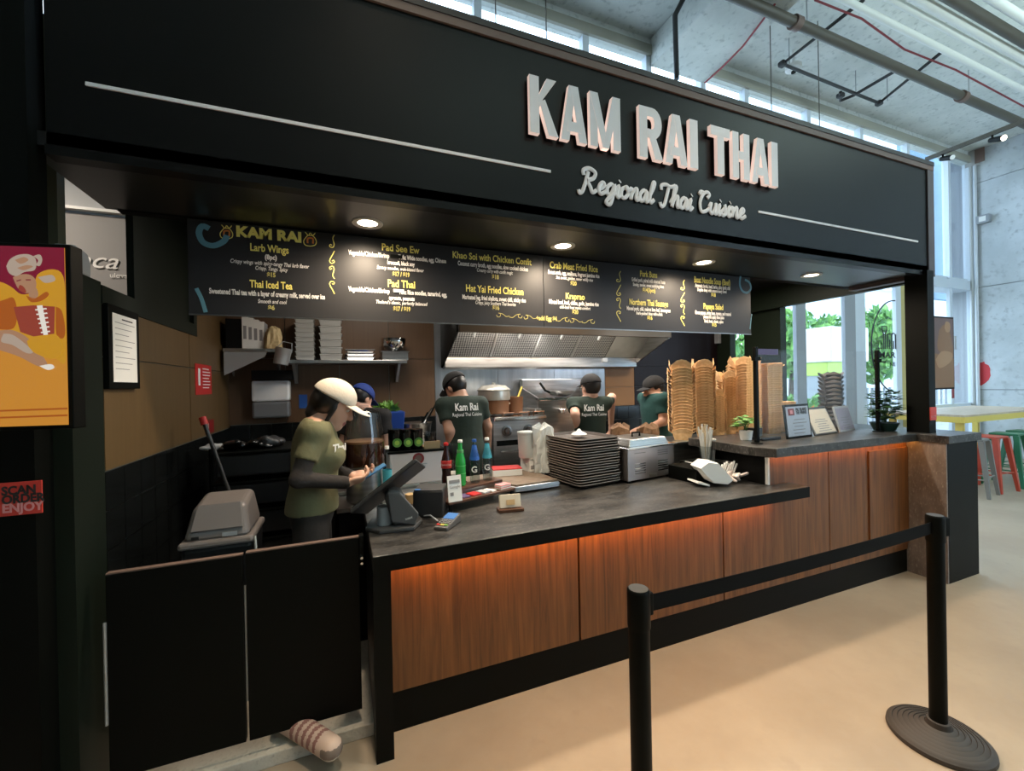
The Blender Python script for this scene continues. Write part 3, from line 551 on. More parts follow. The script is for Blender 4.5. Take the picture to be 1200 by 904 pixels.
GL = {
 'I': (.30, [[(0, 0), (.30, 0), (.30, 1), (0, 1)]]),
 'T': (.80, [[(.26, 0), (.55, 0), (.55, .86), (.26, .86)], [(0, .80), (.80, .80), (.80, 1), (0, 1)]]),
 'H': (.74, [[(0, 0), (.27, 0), (.27, 1), (0, 1)], [(.47, 0), (.74, 0), (.74, 1), (.47, 1)], [(.25, .42), (.49, .42), (.49, .60), (.25, .60)]]),
 'K': (.80, [[(0, 0), (.27, 0), (.27, 1), (0, 1)], [(.22, .36), (.36, .60), (.78, 1), (.50, 1), (.22, .62)], [(.27, .56), (.44, .62), (.82, 0), (.53, 0)]]),
 'A': (.80, [[(0, 0), (.25, 0), (.48, 1), (.26, 1)], [(.55, 0), (.80, 0), (.54, 1), (.32, 1)], [(.18, .17), (.62, .17), (.58, .35), (.22, .35)]]),
 'M': (1.0, [[(0, 0), (.25, 0), (.25, 1), (0, 1)], [(.75, 0), (1.0, 0), (1.0, 1), (.75, 1)], [(.0, 1), (.26, 1), (.60, 0), (.40, 0)], [(.74, 1), (1.0, 1), (.60, 0), (.40, 0)]]),
 'R': (.78, [[(0, 0), (.27, 0), (.27, 1), (0, 1)], [(.27, 1)]+[(.46+.30*math.sin(t*.3142), .705+.295*math.cos(t*.3142)) for t in range(11)]+[(.27, .41), (.27, .58)]+[(.40+.10*math.sin(t*.3142), .70-.12*math.cos(t*.3142)) for t in range(11)]+[(.27, .82)], [(.30, .46), (.52, .48), (.80, 0), (.52, 0)]]),
}
GL['R'][1][1] = None
def put_word(word, x0, x1):
    wsum = sum(GL[c][0] for c in word)+.10*(len(word)-1); k = (x1-x0)/wsum; x = x0
    for c in word:
        wd, polys = GL[c]; mb = MB()
        for p in polys:
            if p is None:
                N = 12   # bowl of the R as quads between two arcs
                out = [(.27, 1.0)]+[(.46+.31*math.sin(t*math.pi/N), .70+.30*math.cos(t*math.pi/N)) for t in range(N+1)]+[(.27, .40)]
                inn = [(.27, .82)]+[(.42+.09*math.sin(t*math.pi/N), .70+.12*math.cos(t*math.pi/N)) for t in range(N+1)]+[(.27, .58)]
                for a in range(len(out)-1):
                    mb.prism([out[a], out[a+1], inn[a+1], inn[a]], (0, -.016, 0), (k, 0, 0), (0, 0, LH), (0, -.0245, 0), 0, 1)
            else: mb.prism(p, (0, -.016+.0005*polys.index(p), 0), (k, 0, 0), (0, 0, LH), (0, -.024-.0012*polys.index(p), 0), 0, 1)
        # halo-lit back of the letter
        mb.build('letter', ['letter_face', 'letter_glow'], sg, fix=True, loc=(x, 0, 2.938)); x += (wd+.10)*k
put_word('KAM', .912, 1.468); put_word('RAI', 1.598, 2.035); put_word('THAI', 2.140, 2.737)
# monoline script: strokes per letter (x-height 1)
SCR = {
 'R': (1.75, [[(.35, 1.35), (.25, 1.75), (.75, 1.98), (1.35, 1.7), (1.25, 1.2), (.7, .95)], [(.72, 1.7), (.62, .9), (.45, .0), (.2, -.2), (.05, .05)], [(.7, .95), (1.1, .45), (1.35, .02), (1.7, .25)]]),
 'e': (.82, [[(0, .35), (.45, .55), (.62, .82), (.42, 1.0), (.15, .7), (.15, .25), (.40, .0), (.85, .3)]]),
 'g': (.92, [[(.72, .85), (.4, 1.0), (.1, .6), (.25, .05), (.55, .2), (.75, .95), (.72, 0), (.55, -.75), (.15, -.7), (.3, -.3), (.95, .3)]]),
 'i': (.50, [[(0, .3), (.28, 1.0), (.2, .2), (.35, .0), (.55, .3)], [(.30, 1.38), (.33, 1.42)]]),
 'o': (.88, [[(.5, 1.0), (.12, .75), (.12, .2), (.42, 0), (.72, .35), (.6, .9), (.45, .95), (.62, .75), (.95, .85)]]),
 'n': (1.0, [[(0, .6), (.18, 1.0), (.22, .0), (.3, .6), (.6, 1.0), (.7, .75), (.68, .15), (.85, .0), (1.05, .3)]]),
 'a': (.95, [[(.7, .85), (.4, 1.0), (.1, .6), (.2, .05), (.5, .15), (.72, .95), (.68, .2), (.82, .0), (1.0, .3)]]),
 'l': (.55, [[(0, .3), (.4, 1.3), (.45, 1.85), (.25, 1.7), (.15, .5), (.3, .0), (.6, .3)]]),
 'T': (1.25, [[(.1, 1.35), (.05, 1.75), (.5, 1.9), (1.0, 1.75), (1.5, 1.95)], [(.85, 1.78), (.75, .9), (.6, .05), (.3, -.15), (.1, .2)]]),
 'h': (1.0, [[(0, .3), (.35, 1.3), (.42, 1.85), (.22, 1.7), (.18, .0), (.3, .6), (.6, 1.0), (.7, .75), (.68, .15), (.85, .0), (1.05, .3)]]),
 'C': (1.35, [[(1.0, 1.4), (1.2, 1.75), (.85, 1.95), (.4, 1.6), (.2, .8), (.45, .05), (.95, .1), (1.3, .4)], [(.55, 1.85), (.15, 1.9), (.0, 1.6)]]),
 'u': (.98, [[(0, .6), (.2, 1.0), (.15, .25), (.4, .0), (.65, .4), (.72, 1.0), (.68, .2), (.82, .0), (1.0, .3)]]),
 's': (.72, [[(0, .3), (.4, .75), (.38, 1.05), (.5, .6), (.5, .15), (.25, .0), (.05, .15)], [(.35, .0), (.75, .3)]]),
}
def crom(p, n=5):
    p = [Vector((a[0], a[1], 0)) for a in p]; o = []
    for i in range(len(p)-1):
        a, b_, c_, d_ = p[max(i-1, 0)], p[i], p[i+1], p[min(i+2, len(p)-1)]
        for t in range(n):
            u = t/n; o.append(.5*((2*b_)+(c_-a)*u+(2*a-5*b_+4*c_-d_)*u*u+(3*b_-a-3*c_+d_)*u**3))
    return o+[p[-1]]
words = 'Regional Thai Cuisine'; tot = sum(.62 if c == ' ' else SCR[c][0] for c in words)-.2
x0, x1, zb, xh = 1.205, 2.445, 2.700, .066; kx_ = (x1-x0)/tot; x = x0
for c in words:
    if c == ' ': x += .62*kx_; continue
    mb = MB()
    for st in SCR[c][1]:
        q = MB().tube([((p.x+p.y*.18)*kx_, -.0004*i_, p.y*xh) for i_, p in enumerate(crom(st))], .0118, 10); mb.add([(v[0], -.004+v[1]*.45, v[2]) for v in q.v], q.f)
    mb.build('script_letter', 'letter_face', sg, smooth=True, loc=(x, 0, zb)); x += SCR[c][0]*kx_
# ---------------------------------------------------------------- menu board
YM = 2.60
mn = thing('menu_board', 'long dark menu board hanging under the soffit with yellow dish names', 'menu board', (0, 0, 0))
xs = AY(637, 340, YM)[0]
B('panel', (-.72, xs-.002, YM, YM+.02, 2.038, 2.526), 'menu_black', mn); B('panel', (xs+.002, 3.262, YM, YM+.02, 2.038, 2.526), 'menu_black', mn)
B('edge_trim', (-.72, 3.262, YM-.004, YM, 2.034, 2.041), 'steel_dark', mn)
def mt(body, px, py, w_px, m_, h_px, off=.0013, sh=0, sx=1):
    a = AY(px-w_px/2, py, YM-.002); b_ = AY(px+w_px/2, py, YM-.002); c = AY(px, py, YM-.002)
    depth = c[0]*CF[0]+YM*CF[1]; hh = h_px*depth/F_PX
    return text('menu_text', body, (c[0], YM-.003, c[2]), hh*1.42, m_, mn, off=off, shear=sh, width=b_[0]-a[0])
Yt, Wt, Pr = 'yellow_text', 'text_white', 'price_yellow'
for q in (('KAM RAI', 316, 275.5, 76, Yt, 11.5, .004), ('Larb Wings', 316, 292, 45, Yt, 8.5), ('(8pc)', 317.5, 302, 14, Wt, 5.5), ('Crispy wings with spicy-tangy Thai larb flavor', 317, 309.5, 92, Wt, 4.6, .0004, .25), ('Crispy. Tangy. Spicy', 318, 315.5, 38, Wt, 4.4, .0004, .25), ('$15', 318, 322.5, 10, Pr, 5),
          ('Thai Iced Tea', 318, 334.5, 50, Yt, 8.5), ('Sweetened Thai tea with a layer of creamy milk, served over ice', 316, 345, 135, Wt, 6), ('Smooth and cool', 319, 354, 34, Wt, 4.5, .0004, .25), ('$6', 318, 361, 8, Pr, 5),
          ('Pad See Ew', 469.5, 292, 44, Yt, 8), ('Vegetable/Chicken/Shrimp         Tofu: Wide noodles, egg, Chinese', 468, 301.5, 114, Wt, 5.2), ('broccoli, black soy', 470, 309, 32, Wt, 4.6), ('Savory noodles, wok-kissed flavor', 469.5, 315.5, 55, Wt, 4, .0004, .2), ('$17 / $19', 470, 322, 20, Pr, 5),
          ('Pad Thai', 470.5, 333.5, 32, Yt, 8.5), ('Vegetable/Chicken/Shrimp         Tofu: Rice noodles, tamarind, egg,', 468.5, 342.5, 115, Wt, 5.2), ('sprouts, peanuts', 471, 350, 30, Wt, 4.6), ("Thailand's classic, perfectly balanced", 471, 355.5, 60, Wt, 4, .0004, .2), ('$17 / $19', 471, 362.5, 20, Pr, 5),
          ('Khao Soi with Chicken Confit', 578, 303.5, 92, Yt, 7.5), ('Coconut curry broth, egg noodles, slow cooked chicken', 579, 312.5, 82, Wt, 5), ('Creamy curry with confit magic', 580, 318.5, 42, Wt, 4, .0004, .2), ('$18', 580.5, 325, 8, Pr, 5),
          ('Hat Yai Fried Chicken', 580.5, 340.5, 67, Yt, 8), ('Marinated leg, fried shallots, sweet chili, sticky rice', 580, 350.5, 74, Wt, 5), ('Crispy, juicy Southern Thai favorite', 581, 356, 47, Wt, 4, .0004, .2), ('$16', 581, 361, 8, Pr, 5),
          ('Crab Meat Fried Rice', 673, 313.5, 56, Yt, 7.5), ('Sweet crab, egg, scallions, fragrant jasmine rice', 673, 321.5, 60, Wt, 4.6), ('Sea sweet, golden, never wildly rice', 673.5, 327, 43, Wt, 3.6, .0004, .2), ('$20', 672, 332.5, 7, Pr, 4.6),
          ('Kraprao', 674, 348, 22, Yt, 7), ('Minced beef, basil, chilies, garlic, jasmine rice', 673, 355.5, 58, Wt, 4.6), ('chili-basil heat meets comfort', 674, 361, 36, Wt, 3.6, .0004, .2), ('$20', 674, 366, 7, Pr, 4.6),
          ('+add Egg $4', 640.5, 373.5, 24, Pr, 5),
          ('Pork Buns', 760, 322, 20, Yt, 7), ('Grilled pork, paired with steamed buns', 760, 329.5, 39, Wt, 4.4), ('Smoky, tender, sweet satisfying bites', 760, 335, 36, Wt, 3.6), ('$14(3pcs)', 760.5, 340.5, 15, Yt, 4.6),
          ('Northern Thai Sausage', 760.5, 355.5, 45, Yt, 7), ('Minced pork, chili, makrut lime leaf, lemongrass', 760.5, 363, 51, Wt, 4.4), ('Herb-packed bites with a kick', 761, 368, 31, Wt, 3.6), ('$16', 761.5, 373, 6, Yt, 4.4),
          ('Boat Noodle Soup (Beef)', 835, 330, 42, Yt, 7), ('Aromatic broth, beef, herbs, spicy garlic chili', 835.5, 336.5, 41, Wt, 4.2), ('Depths deep with umami-heavy bowl', 834.5, 341, 34, Wt, 3.6), ('$18', 836, 346, 5, Yt, 4.2),
          ('Papaya Salad', 836, 360, 23, Yt, 6.5), ('Green papaya, string bean, tomato, and roasted', 836, 367.5, 42, Wt, 4.2), ('peanut in a spicy lime juice', 836.5, 372, 24, Wt, 4), ('Bold, fresh, classic, spice', 836.5, 377, 22, Wt, 3.6), ('$15', 837, 381, 5, Yt, 4.2)):
    mt(*q)
def mline(pts, r_px, m_, name='scroll'):
    c = [AY(*p, YM-.002) for p in pts]; d_ = c[0][0]*CF[0]+YM*CF[1]
    cv = crom([(p[0], p[2]) for p in c], 4)
    q = MB().tube([(p.x, 0, p.y) for p in cv], r_px*d_/F_PX, 6); q.v = [(v[0], YM-.0015+v[1]*.08, v[2]) for v in q.v]; q.build(name, m_, mn)
for (cx, cy, k) in ((389, 307, 1.0), (725, 345, .86), (800, 353, .78)):
    for dy, f in ((-24, 1), (-5, -1), (12, 1), (30, -1)):
        y = cy+dy*k*.98
        fl_ = 1 if dy < 0 else -1
        mline([(cx+3*k, y-8*k*fl_), (cx+1*k, y-4*k*fl_), (cx+f*2.6*k, y+3*k*fl_), (cx+f*1*k, y+6.5*k*fl_), (cx-f*2.6*k, y+5.5*k*fl_), (cx-f*2*k, y+3*k*fl_), (cx, y+4*k*fl_)], .55*k, Yt)
for (cx, f) in ((589, 1), (605, -1), (621, 1), (660, -1), (675, 1), (690, -1)):
    cy = 366+(cx-589)*.075+3
    mline([(cx-7*f, cy+0), (cx-6*f, cy+2.5), (cx-3*f, cy+2), (cx-2.6*f, cy-1.2), (cx-5*f, cy-2), (cx, cy-1), (cx+4*f, cy+2), (cx+8*f, cy+1.5)], .3, Pr)
mline([(245, 268), (237, 265), (233, 273), (238, 284), (250, 288), (262, 283), (266, 276)], 3.6, 'teal_art', 'swirl'); mline([(230, 338), (236, 350), (241, 366)], 2.4, 'teal_art', 'swirl')
mline([(868, 323), (867, 333), (870, 341), (876, 343), (880, 338), (878, 331), (873, 328)], 1.5, 'teal_art', 'swirl'); mline([(881, 368), (880, 376), (879, 386)], .8, 'teal_art', 'swirl')
for (cx, cy) in ((265.5, 272.5), (363.5, 281)):
    mline([(cx-3, cy-5), (cx-7.5, cy+1), (cx-6, cy+6), (cx, cy+7.5), (cx+6, cy+6), (cx+7, cy+1), (cx+3, cy-4.5), (cx-3, cy-5)], .55, Yt, 'bag_outline'); mline([(cx-6, cy-9), (cx-2, cy-5), (cx, cy-8), (cx+3, cy-5), (cx+6, cy-8)], .55, Yt, 'bag_outline')
    mline([(cx-3, cy+4), (cx-3, cy-1), (cx, cy-2), (cx+3.2, cy-1), (cx+3.2, cy+4.5)], 1.1, 'orange_art', 'bag_motif')
c = AY(464.5, 301, YM-.003); MB().box(c[0]-.035, c[0]+.035, YM-.006, YM-.004, c[2]-.011, c[2]+.011).build('cover_patch', 'black', mn); c = AY(467, 341, YM-.003); MB().box(c[0]-.03, c[0]+.03, YM-.006, YM-.004, c[2]-.009, c[2]+.009).build('cover_patch', 'paper', mn)
# ================================================================ COUNTERS, GATE, STANCHIONS
ZT = .91; YP = 2.075
px_x = lambda px, py, Y=YP: AY(px, py, Y)[0]
xa, xb, xc, xd = .185, px_x(679, 700), px_x(848, 650), px_x(972, 600)
sc = thing('service_counter', 'low service counter with dark stone top and walnut front panels', 'counter', (0, 0, 0))
MB().prism([(.105, 1.93), (2.95, 1.93), (2.95, 2.07), (2.735, 2.07), (2.735, 2.78), (.105, 2.78)], (0, 0, .838), (1, 0, 0), (0, 1, 0), (0, 0, ZT-.838)).build('countertop', 'stone_top', sc, bevel=.003)
B('edge_band', (.105, 2.95, 1.926, 1.93, .838, ZT-.002), 'black', sc); B('end_panel', (.105, .18, 1.935, 2.60, 0, .838), 'black', sc); B('body', (.18, 2.73, 2.10, 2.74, .06, .838), 'black_matte', sc)
B('toe_kick', (.18, xc, 2.085, 2.10, 0, .20), 'black', sc)
for a, b_ in ((xa, xb-.006), (xb+.006, xc-.006)): B('wood_panel', (a, b_, YP, YP+.02, .195, .82), 'walnut', sc, bevel=.002)
B('light_strip', (.20, 2.72, 1.985, 2.0, .826, .837), 'led_strip', sc)
rc = thing('raised_counter', 'tall raised counter with dark stone top, walnut panels and stone end wall', 'counter', (0, 0, 0))
zr = 1.175
MB().prism([(2.73, 2.0), (4.40, 2.0), (4.40, 1.80), (4.90, 1.80), (4.90, 2.72), (2.66, 2.72), (2.66, 2.16)], (0, 0, zr-.062), (1, 0, 0), (0, 1, 0), (0, 0, .062)).build('countertop', 'stone_top', rc, bevel=.003)
B('body', (2.745, 4.41, 2.10, 2.60, .06, zr-.062), 'black_matte', rc)
B('wing_wall', (4.425, 4.88, 1.82, 2.60, 0, zr-.062), 'black', rc, bevel=.003); B('stone_cladding', (4.41, 4.4245, 1.822, 2.084, 0, zr-.062), 'stone_side', rc)
B('toe_kick', (xc, 4.41, 2.085, 2.10, 0, .20), 'black', rc)
MB().prism([(xc+.004, .195), (xd-.004, .195), (xd-.004, 1.10), (2.76, 1.10), (2.76, .82), (xc+.004, .82)], (0, YP, 0), (1, 0, 0), (0, 0, 1), (0, .02, 0)).build('wood_panel', 'walnut', rc, bevel=.002)
B('wood_panel', (xd+.004, 4.408, YP, YP+.02, .195, 1.10), 'walnut', rc, bevel=.002); B('wood_overlay', (px_x(1017, 560), 4.406, YP-.012, YP, .25, 1.06), 'walnut', rc, bevel=.002)
B('edge_strip', (2.742, 2.758, YP-.002, YP+.02, .911, 1.10), 'white', rc); B('light_strip', (2.78, 4.40, 2.028, 2.042, 1.1090, 1.1125), 'led_strip_high', rc)
# side gate
gt = thing('counter_gate', 'low black two leaf gate closing the gap beside the counter', 'gate', (0, 2.12, 0))
xg = AY(286, 660, 2.12)[0]
B('leaf', (-.875, xg-.006, 0, .03, .13, .935), 'black', gt, bevel=.002); B('leaf', (xg+.006, .055, 0, .03, .13, .94), 'black', gt, bevel=.002)
B('top_edge', (-.875, xg-.006, .001, .029, .935, .94), 'copper', gt); B('top_edge', (xg+.006, .055, .001, .029, .94, .945), 'copper', gt)
MB().cyl((xg, .012, .30), (xg, .012, .80), .005, n=8).build('hinge', 'galv', gt); MB().cyl((-.88, .0, .35), (-.88, .0, .75), .006, n=8).build('hinge', 'galv', gt)
B('latch', (.057, .075, -.005, .035, .80, .95), 'black', gt); MB().cyl((.066, -.012, .845), (.066, -.005, .845), .006).cyl((.066, -.012, .82), (.066, -.005, .82), .006).build('screw', 'chrome', gt)
# stanchions
def stanchion(x, y, label):
    s = thing('stanchion', label, 'stanchion', (x, y, 0), 0, 'belt stanchions')
    prof = [(.178, 0), (.182, .006), (.180, .020), (.172, .026)]
    r = .172
    for k in range(7): prof += [(r-.003, .030+k*.0052), (r-.014, .034+k*.0052), (r-.0155, .0305+k*.0052)]; r -= .0185
    prof += [(.043, .072), (.040, .086), (.034, .088)]
    MB().lathe(prof, (0, 0, 0), 56).build('base', 'rubber', s, smooth=True)
    MB().lathe([(.0315, .06), (.0315, .965)], (0, 0, 0), 28).build('pole', 'black', s, smooth=True)
    hd_ = MB().lathe([(.0335, .90), (.0345, .905), (.0345, 1.008), (.033, 1.016), (.030, 1.019), (.029, 1.0185)], (0, 0, 0), 32).build('belt_head', 'black', s, smooth=True)
    MB().lathe([(.001, 1.0185), (.029, 1.0195)], (0, 0, 0), 28).build('cap_disc', 'pos_grey', hd_)
    return s
S2 = (2.484, 1.068); S1 = AZ(748, 690, 1.018)[:2]
s1 = stanchion(*S1, 'black stanchion post nearest the camera holding the belt end'); s2 = stanchion(*S2, 'black stanchion post with ringed round base at the wing wall')
dirb = Vector((S1[0]-S2[0], S1[1]-S2[1], 0)).normalized()
bl = thing('retractable_belt', 'black belt stretched between the two stanchions', 'belt', (0, 0, 0)); pts = []
for k in range(25):
    t = k/24; p = Vector((S2[0]+(S1[0]-S2[0])*t, S2[1]+(S1[1]-S2[1])*t, .965-.010*4*t*(1-t)))
    if k == 0: p += dirb*.035
    if k == 24: p -= dirb*.035
    pts.append(p)
mb = MB(); hw = .026; nv = Vector((-dirb.y, dirb.x, 0))*.0012
for a, b_ in zip(pts[:-1], pts[1:]):
    z = Vector((0, 0, hw)); mb.hexa([a-z-nv, b_-z-nv, b_-z+nv, a-z+nv], [a+z-nv, b_+z-nv, b_+z+nv, a+z+nv])
mb.build('webbing', 'black_matte', bl)
MB().obox((S2[0]+.045, S2[1]-.012, .965), (.03, .03, .085), (0, 0, -.3)).build('belt_clip', 'black', s2, bevel=.004, loc=(-S2[0], -S2[1], 0))
MB().obox((S1[0]-dirb.x*.04, S1[1]-dirb.y*.04, .965), (.02, .02, .07), (0, 0, math.atan2(dirb.y, dirb.x))).build('belt_clip', 'black', s1, bevel=.004, loc=(-S1[0], -S1[1], 0))
# ---------------------------------------------------------------- display screens with adverts (flat print)
def poly_on(mb, pts, mapf, dep, mi=0): mb.add([mapf(u, v, dep) for u, v in pts], [tuple(range(len(pts)))], mi)
dirT = -R_(11)
tr = AX(80, 498, -.755); hgt = AX(80, 293, -.755)[2]-tr[2]; WT = 1.0
tv = thing('display_screen', 'lit advertising screen showing a dancer in yellow on the black wall', 'screen', (tr[0]-WT*math.cos(dirT), tr[1]-WT*math.sin(dirT), tr[2]), dirT)
B('bezel', (-.012, WT+.012, .003, .05, -.012, hgt+.012), 'black', tv, bevel=.003); B('mount_arm', (.45, .55, .05, .24, .22, .34), 'black_matte', tv)
def on_tv(zx, zy, d):   # print coordinates measured on the photographed screen -> screen plane
    r = ray(zx/3.77, 280+zy/3.77); nx, ny = -math.sin(dirT), math.cos(dirT); t = (tr[0]*nx+tr[1]*ny)/(r[0]*nx+r[1]*ny)
    return ((r[0]*t-tv.location.x)*math.cos(dirT)+(r[1]*t-tv.location.y)*math.sin(dirT), -.0004*d, CAM_H+r[2]*t-tr[2])
def shape(nm, pts, m_, d, smooth=True):
    pts = [(p[0], p[1]) for p in pts]; cv = [(p.x, p.y) for p in crom(pts+[pts[0]], 4)[:-1]] if smooth else pts
    mb = MB(); mb.add([on_tv(x, y, d) for x, y in cv], [tuple(range(len(cv)))]); mb.build(nm, m_, tv, fix=False)
B('screen_ground', (0, WT, 0, .002, 0, hgt), 'screen_amber', tv)
zt1 = hgt*.62; MB().add([(0, -.0004, zt1), (WT, -.0004, zt1), (WT, -.0004, hgt), (0, -.0004, hgt)], [(0, 1, 2, 3)]).build('backdrop', 'screen_maroon', tv, fix=False)
shape('garment', [(-60, 190), (0, 190), (50, 212), (95, 245), (150, 230), (165, 160), (230, 135), (280, 165), (290, 300), (292, 540), (240, 525), (140, 480), (70, 410), (0, 400), (-60, 400)], 'screen_yellow', 2)
shape('sash', [(-40, 290), (20, 270), (62, 262), (78, 330), (62, 395), (0, 400), (-40, 390)], 'screen_orange', 3); shape('sash', [(248, 300), (275, 320), (290, 400), (280, 440), (250, 420)], 'screen_orange', 3); shape('sash', [(170, 170), (230, 160), (245, 185), (200, 195)], 'screen_pale', 3)
shape('corset', [(62, 302), (150, 294), (245, 300), (242, 420), (150, 432), (92, 412)], 'screen_red', 4, False); shape('lacing', [(165, 296), (190, 294), (215, 425), (195, 427)], 'screen_white', 5, False)
for k in range(6): shape('lacing', [(158+k*5, 312+k*20), (208+k*3, 306+k*20), (210+k*3, 312+k*20), (160+k*5, 318+k*20)], 'screen_white', 6, False)
shape('collar', [(118, 252), (160, 262), (205, 235), (218, 250), (185, 275), (140, 280)], 'screen_orange', 5); shape('neck', [(130, 225), (160, 215), (172, 250), (150, 268), (132, 255)], 'screen_skin', 5)
shape('face', [(60, 172), (85, 160), (130, 158), (158, 178), (163, 212), (142, 236), (112, 240), (84, 222)], 'screen_skin', 6); shape('cheek_shade', [(84, 222), (92, 205), (110, 215), (120, 236), (104, 238)], 'screen_red', 7)
shape('eye_line', [(76, 186), (96, 180), (98, 184), (78, 190)], 'screen_maroon', 7, False); shape('eye_line', [(118, 180), (140, 180), (140, 185), (118, 185)], 'screen_maroon', 7, False)
shape('hair_wrap', [(32, 122), (48, 92), (85, 72), (132, 70), (162, 92), (158, 138), (112, 148), (76, 166), (44, 152)], 'screen_pale', 7); shape('wrap_fold', [(70, 95), (110, 82), (130, 96), (96, 112)], 'screen_skin', 8); shape('wrap_fold', [(80, 130), (120, 118), (150, 124), (110, 140)], 'screen_skin', 8)
shape('ear_loop', [(150, 78), (178, 70), (190, 92), (180, 120), (162, 116), (172, 96)], 'screen_pale', 6)
shape('forearm', [(-60, 400), (0, 405), (62, 405), (130, 442), (200, 530), (210, 562), (168, 562), (90, 522), (0, 492), (-60, 480)], 'screen_skin', 6); shape('bracelet', [(20, 420), (60, 425), (110, 460), (150, 500), (120, 505), (60, 470), (10, 455)], 'screen_pale', 7)
shape('cuff', [(122, 452), (168, 430), (260, 430), (278, 500), (240, 530), (190, 520), (140, 492)], 'screen_yellow', 7); shape('fingertip', [(178, 562), (228, 554), (244, 570), (215, 580)], 'screen_white', 8)
for y in (760, 790): shape('ground_line', [(-100, y), (300, y-14), (300, y-6), (-100, y+8)], 'screen_orange', 3, False)
def poly_on(mb, pts, mapf, dep, mi=0): mb.add([mapf(u, v, dep) for u, v in pts], [tuple(range(len(pts)))], mi)
p0 = AY(1094, 455, 2.09); p1 = AY(1118, 455, 2.09); zt_ = AY(1105, 373, 2.09)[2]
tv2 = thing('hanging_display', 'small hanging screen with a golden figure beyond the black pillar', 'screen', (p0[0], 2.09, p0[2])); W2, H2 = p1[0]-p0[0], zt_-p0[2]
B('bezel', (-.015, W2+.02, .004, .05, -.015, H2+.015), 'black', tv2); B('mount_arm', (4.594-p0[0], 0, .0, .022, H2*.4, H2*.6), 'black', tv2)
f2 = lambda u, v, d: (u*W2, -d*.001, v*H2)
M('d_gold', (.02, .01, 0), .3, emit=(.30, .16, .05), es=.4); M('d_dark', (.01, .01, .01), .3, emit=(.07, .04, .035), es=1); M('d_fig', (.02, .01, 0), .3, emit=(.42, .28, .14), es=.5)
B('screen_ground', (0, W2, 0, .003, 0, H2), 'd_dark', tv2)
mb = MB(); poly_on(mb, [(0, 0), (1, 0), (1, .42), (0, .5)], f2, 1); mb.build('floor_print', 'd_gold', tv2, fix=False)
for pts, m_, d_ in (([(.3, .82), (.5, .9), (.75, .86), (.95, .6), (.9, .42), (.35, .5), (.2, .6)], 'd_gold', 2), ([(.55, .86), (.62, .95), (.82, .93), (.82, .82), (.65, .8)], 'd_fig', 3), ([(.1, .4), (.4, .52), (.9, .5), (.85, .38), (.3, .28)], 'd_fig', 3)):
    mb = MB(); poly_on(mb, [(p.x, p.y) for p in crom(pts+[pts[0]], 4)[:-1]], f2, d_); mb.build('figure_print', m_, tv2, fix=False)
# stickers and notices
a = AY(-20, 610, 1.946); b_ = AY(49, 563, 1.946)
st = thing('order_sticker', 'red scan order enjoy sticker on the black wall under the screen', 'sticker', (0, 0, 0)); B('backing', (a[0], b_[0], 1.944, 1.949, a[2]+.006, b_[2]), M('sticker_red', (.62, .05, .035), .5), st)
lx_ = AY(1, 575, 1.94)[0]; hz = (b_[2]-a[2])
for k, (t_, m_) in enumerate((('SCAN', 'ink'), ('ORDER', 'ink'), ('ENJOY', 'pink_text'))): text('lettering', t_, (lx_, 1.942, b_[2]-hz*(.24+.25*k)), .040, m_, st, align='LEFT', off=.0015, width=(.085, .108, .104)[k])
a = AY(1089, 493, 1.96); b_ = AY(1097, 477, 1.96); s3 = thing('pillar_sticker', 'small red order sticker on the black pillar', 'sticker', (0, 0, 0)); B('backing', (4.502, 4.593, 1.954, 1.959, a[2], b_[2]), 'sticker_red', s3); text('lettering', 'ENJOY', (4.547, 1.953, a[2]+.03), .024, 'pink_text', s3)
nf = thing('notice_frame', 'black framed white notice on the tan wall panel', 'picture frame', (XL+.014, 0, 0)); q0 = AX(118, 456, XL+.02); q1 = AX(157, 356, XL+.02)
ya, yb_, za, zb_ = 2.335, 2.63, q0[2], 2.035
B('frame', (0, .022, ya, yb_, za, zb_), 'black', nf, bevel=.002); B('sheet', (.022, .0225, ya+.035, yb_-.03, za+.03, zb_-.035), 'paper', nf)
for k in range(9): B('print_line', (.0226, .0229, ya+.055, yb_-.05-.06*((k*7) % 3)/2, zb_-.075-k*.026, zb_-.072-k*.026), 'ink_grey', nf)
B('print_title', (.0226, .0229, ya+.12, yb_-.07, zb_-.058, zb_-.052), 'ink', nf)
fs = thing('extinguisher_notice', 'red fire extinguisher notice with white print on the tan wall', 'notice', (XL+.014, 0, 0)); q0 = AX(229, 463, XL+.014); q1 = AX(247, 429, XL+.014)
B('plate', (0, .003, q0[1], q1[1], q0[2], q1[2]), 'red', fs); W_ = q1[1]-q0[1]; H_ = q1[2]-q0[2]
B('symbol', (.003, .0036, q0[1]+W_*.15, q0[1]+W_*.28, q0[2]+H_*.3, q0[2]+H_*.85), 'white', fs)
for k in range(7): B('print_line', (.003, .0036, q0[1]+W_*.42, q0[1]+W_*(.9 if k % 3 else .82), q0[2]+H_*(.84-.105*k), q0[2]+H_*(.84-.105*k)+.007), 'text_white', fs)
q = AX(246, 500, XL+.014); r2 = thing('small_red_notice', 'small dark red notice with a letter above the black tiles', 'notice', (XL+.013, 0, 0)); B('plate', (0, .003, q[1]-.12, q[1]+.1, q[2]-.05, q[2]+.05), 'red_dark', r2); text('lettering', 'N', (.0035, q[1]-.06, q[2]), .07, 'text_white', r2, rot=(R_(90), 0, R_(90)))
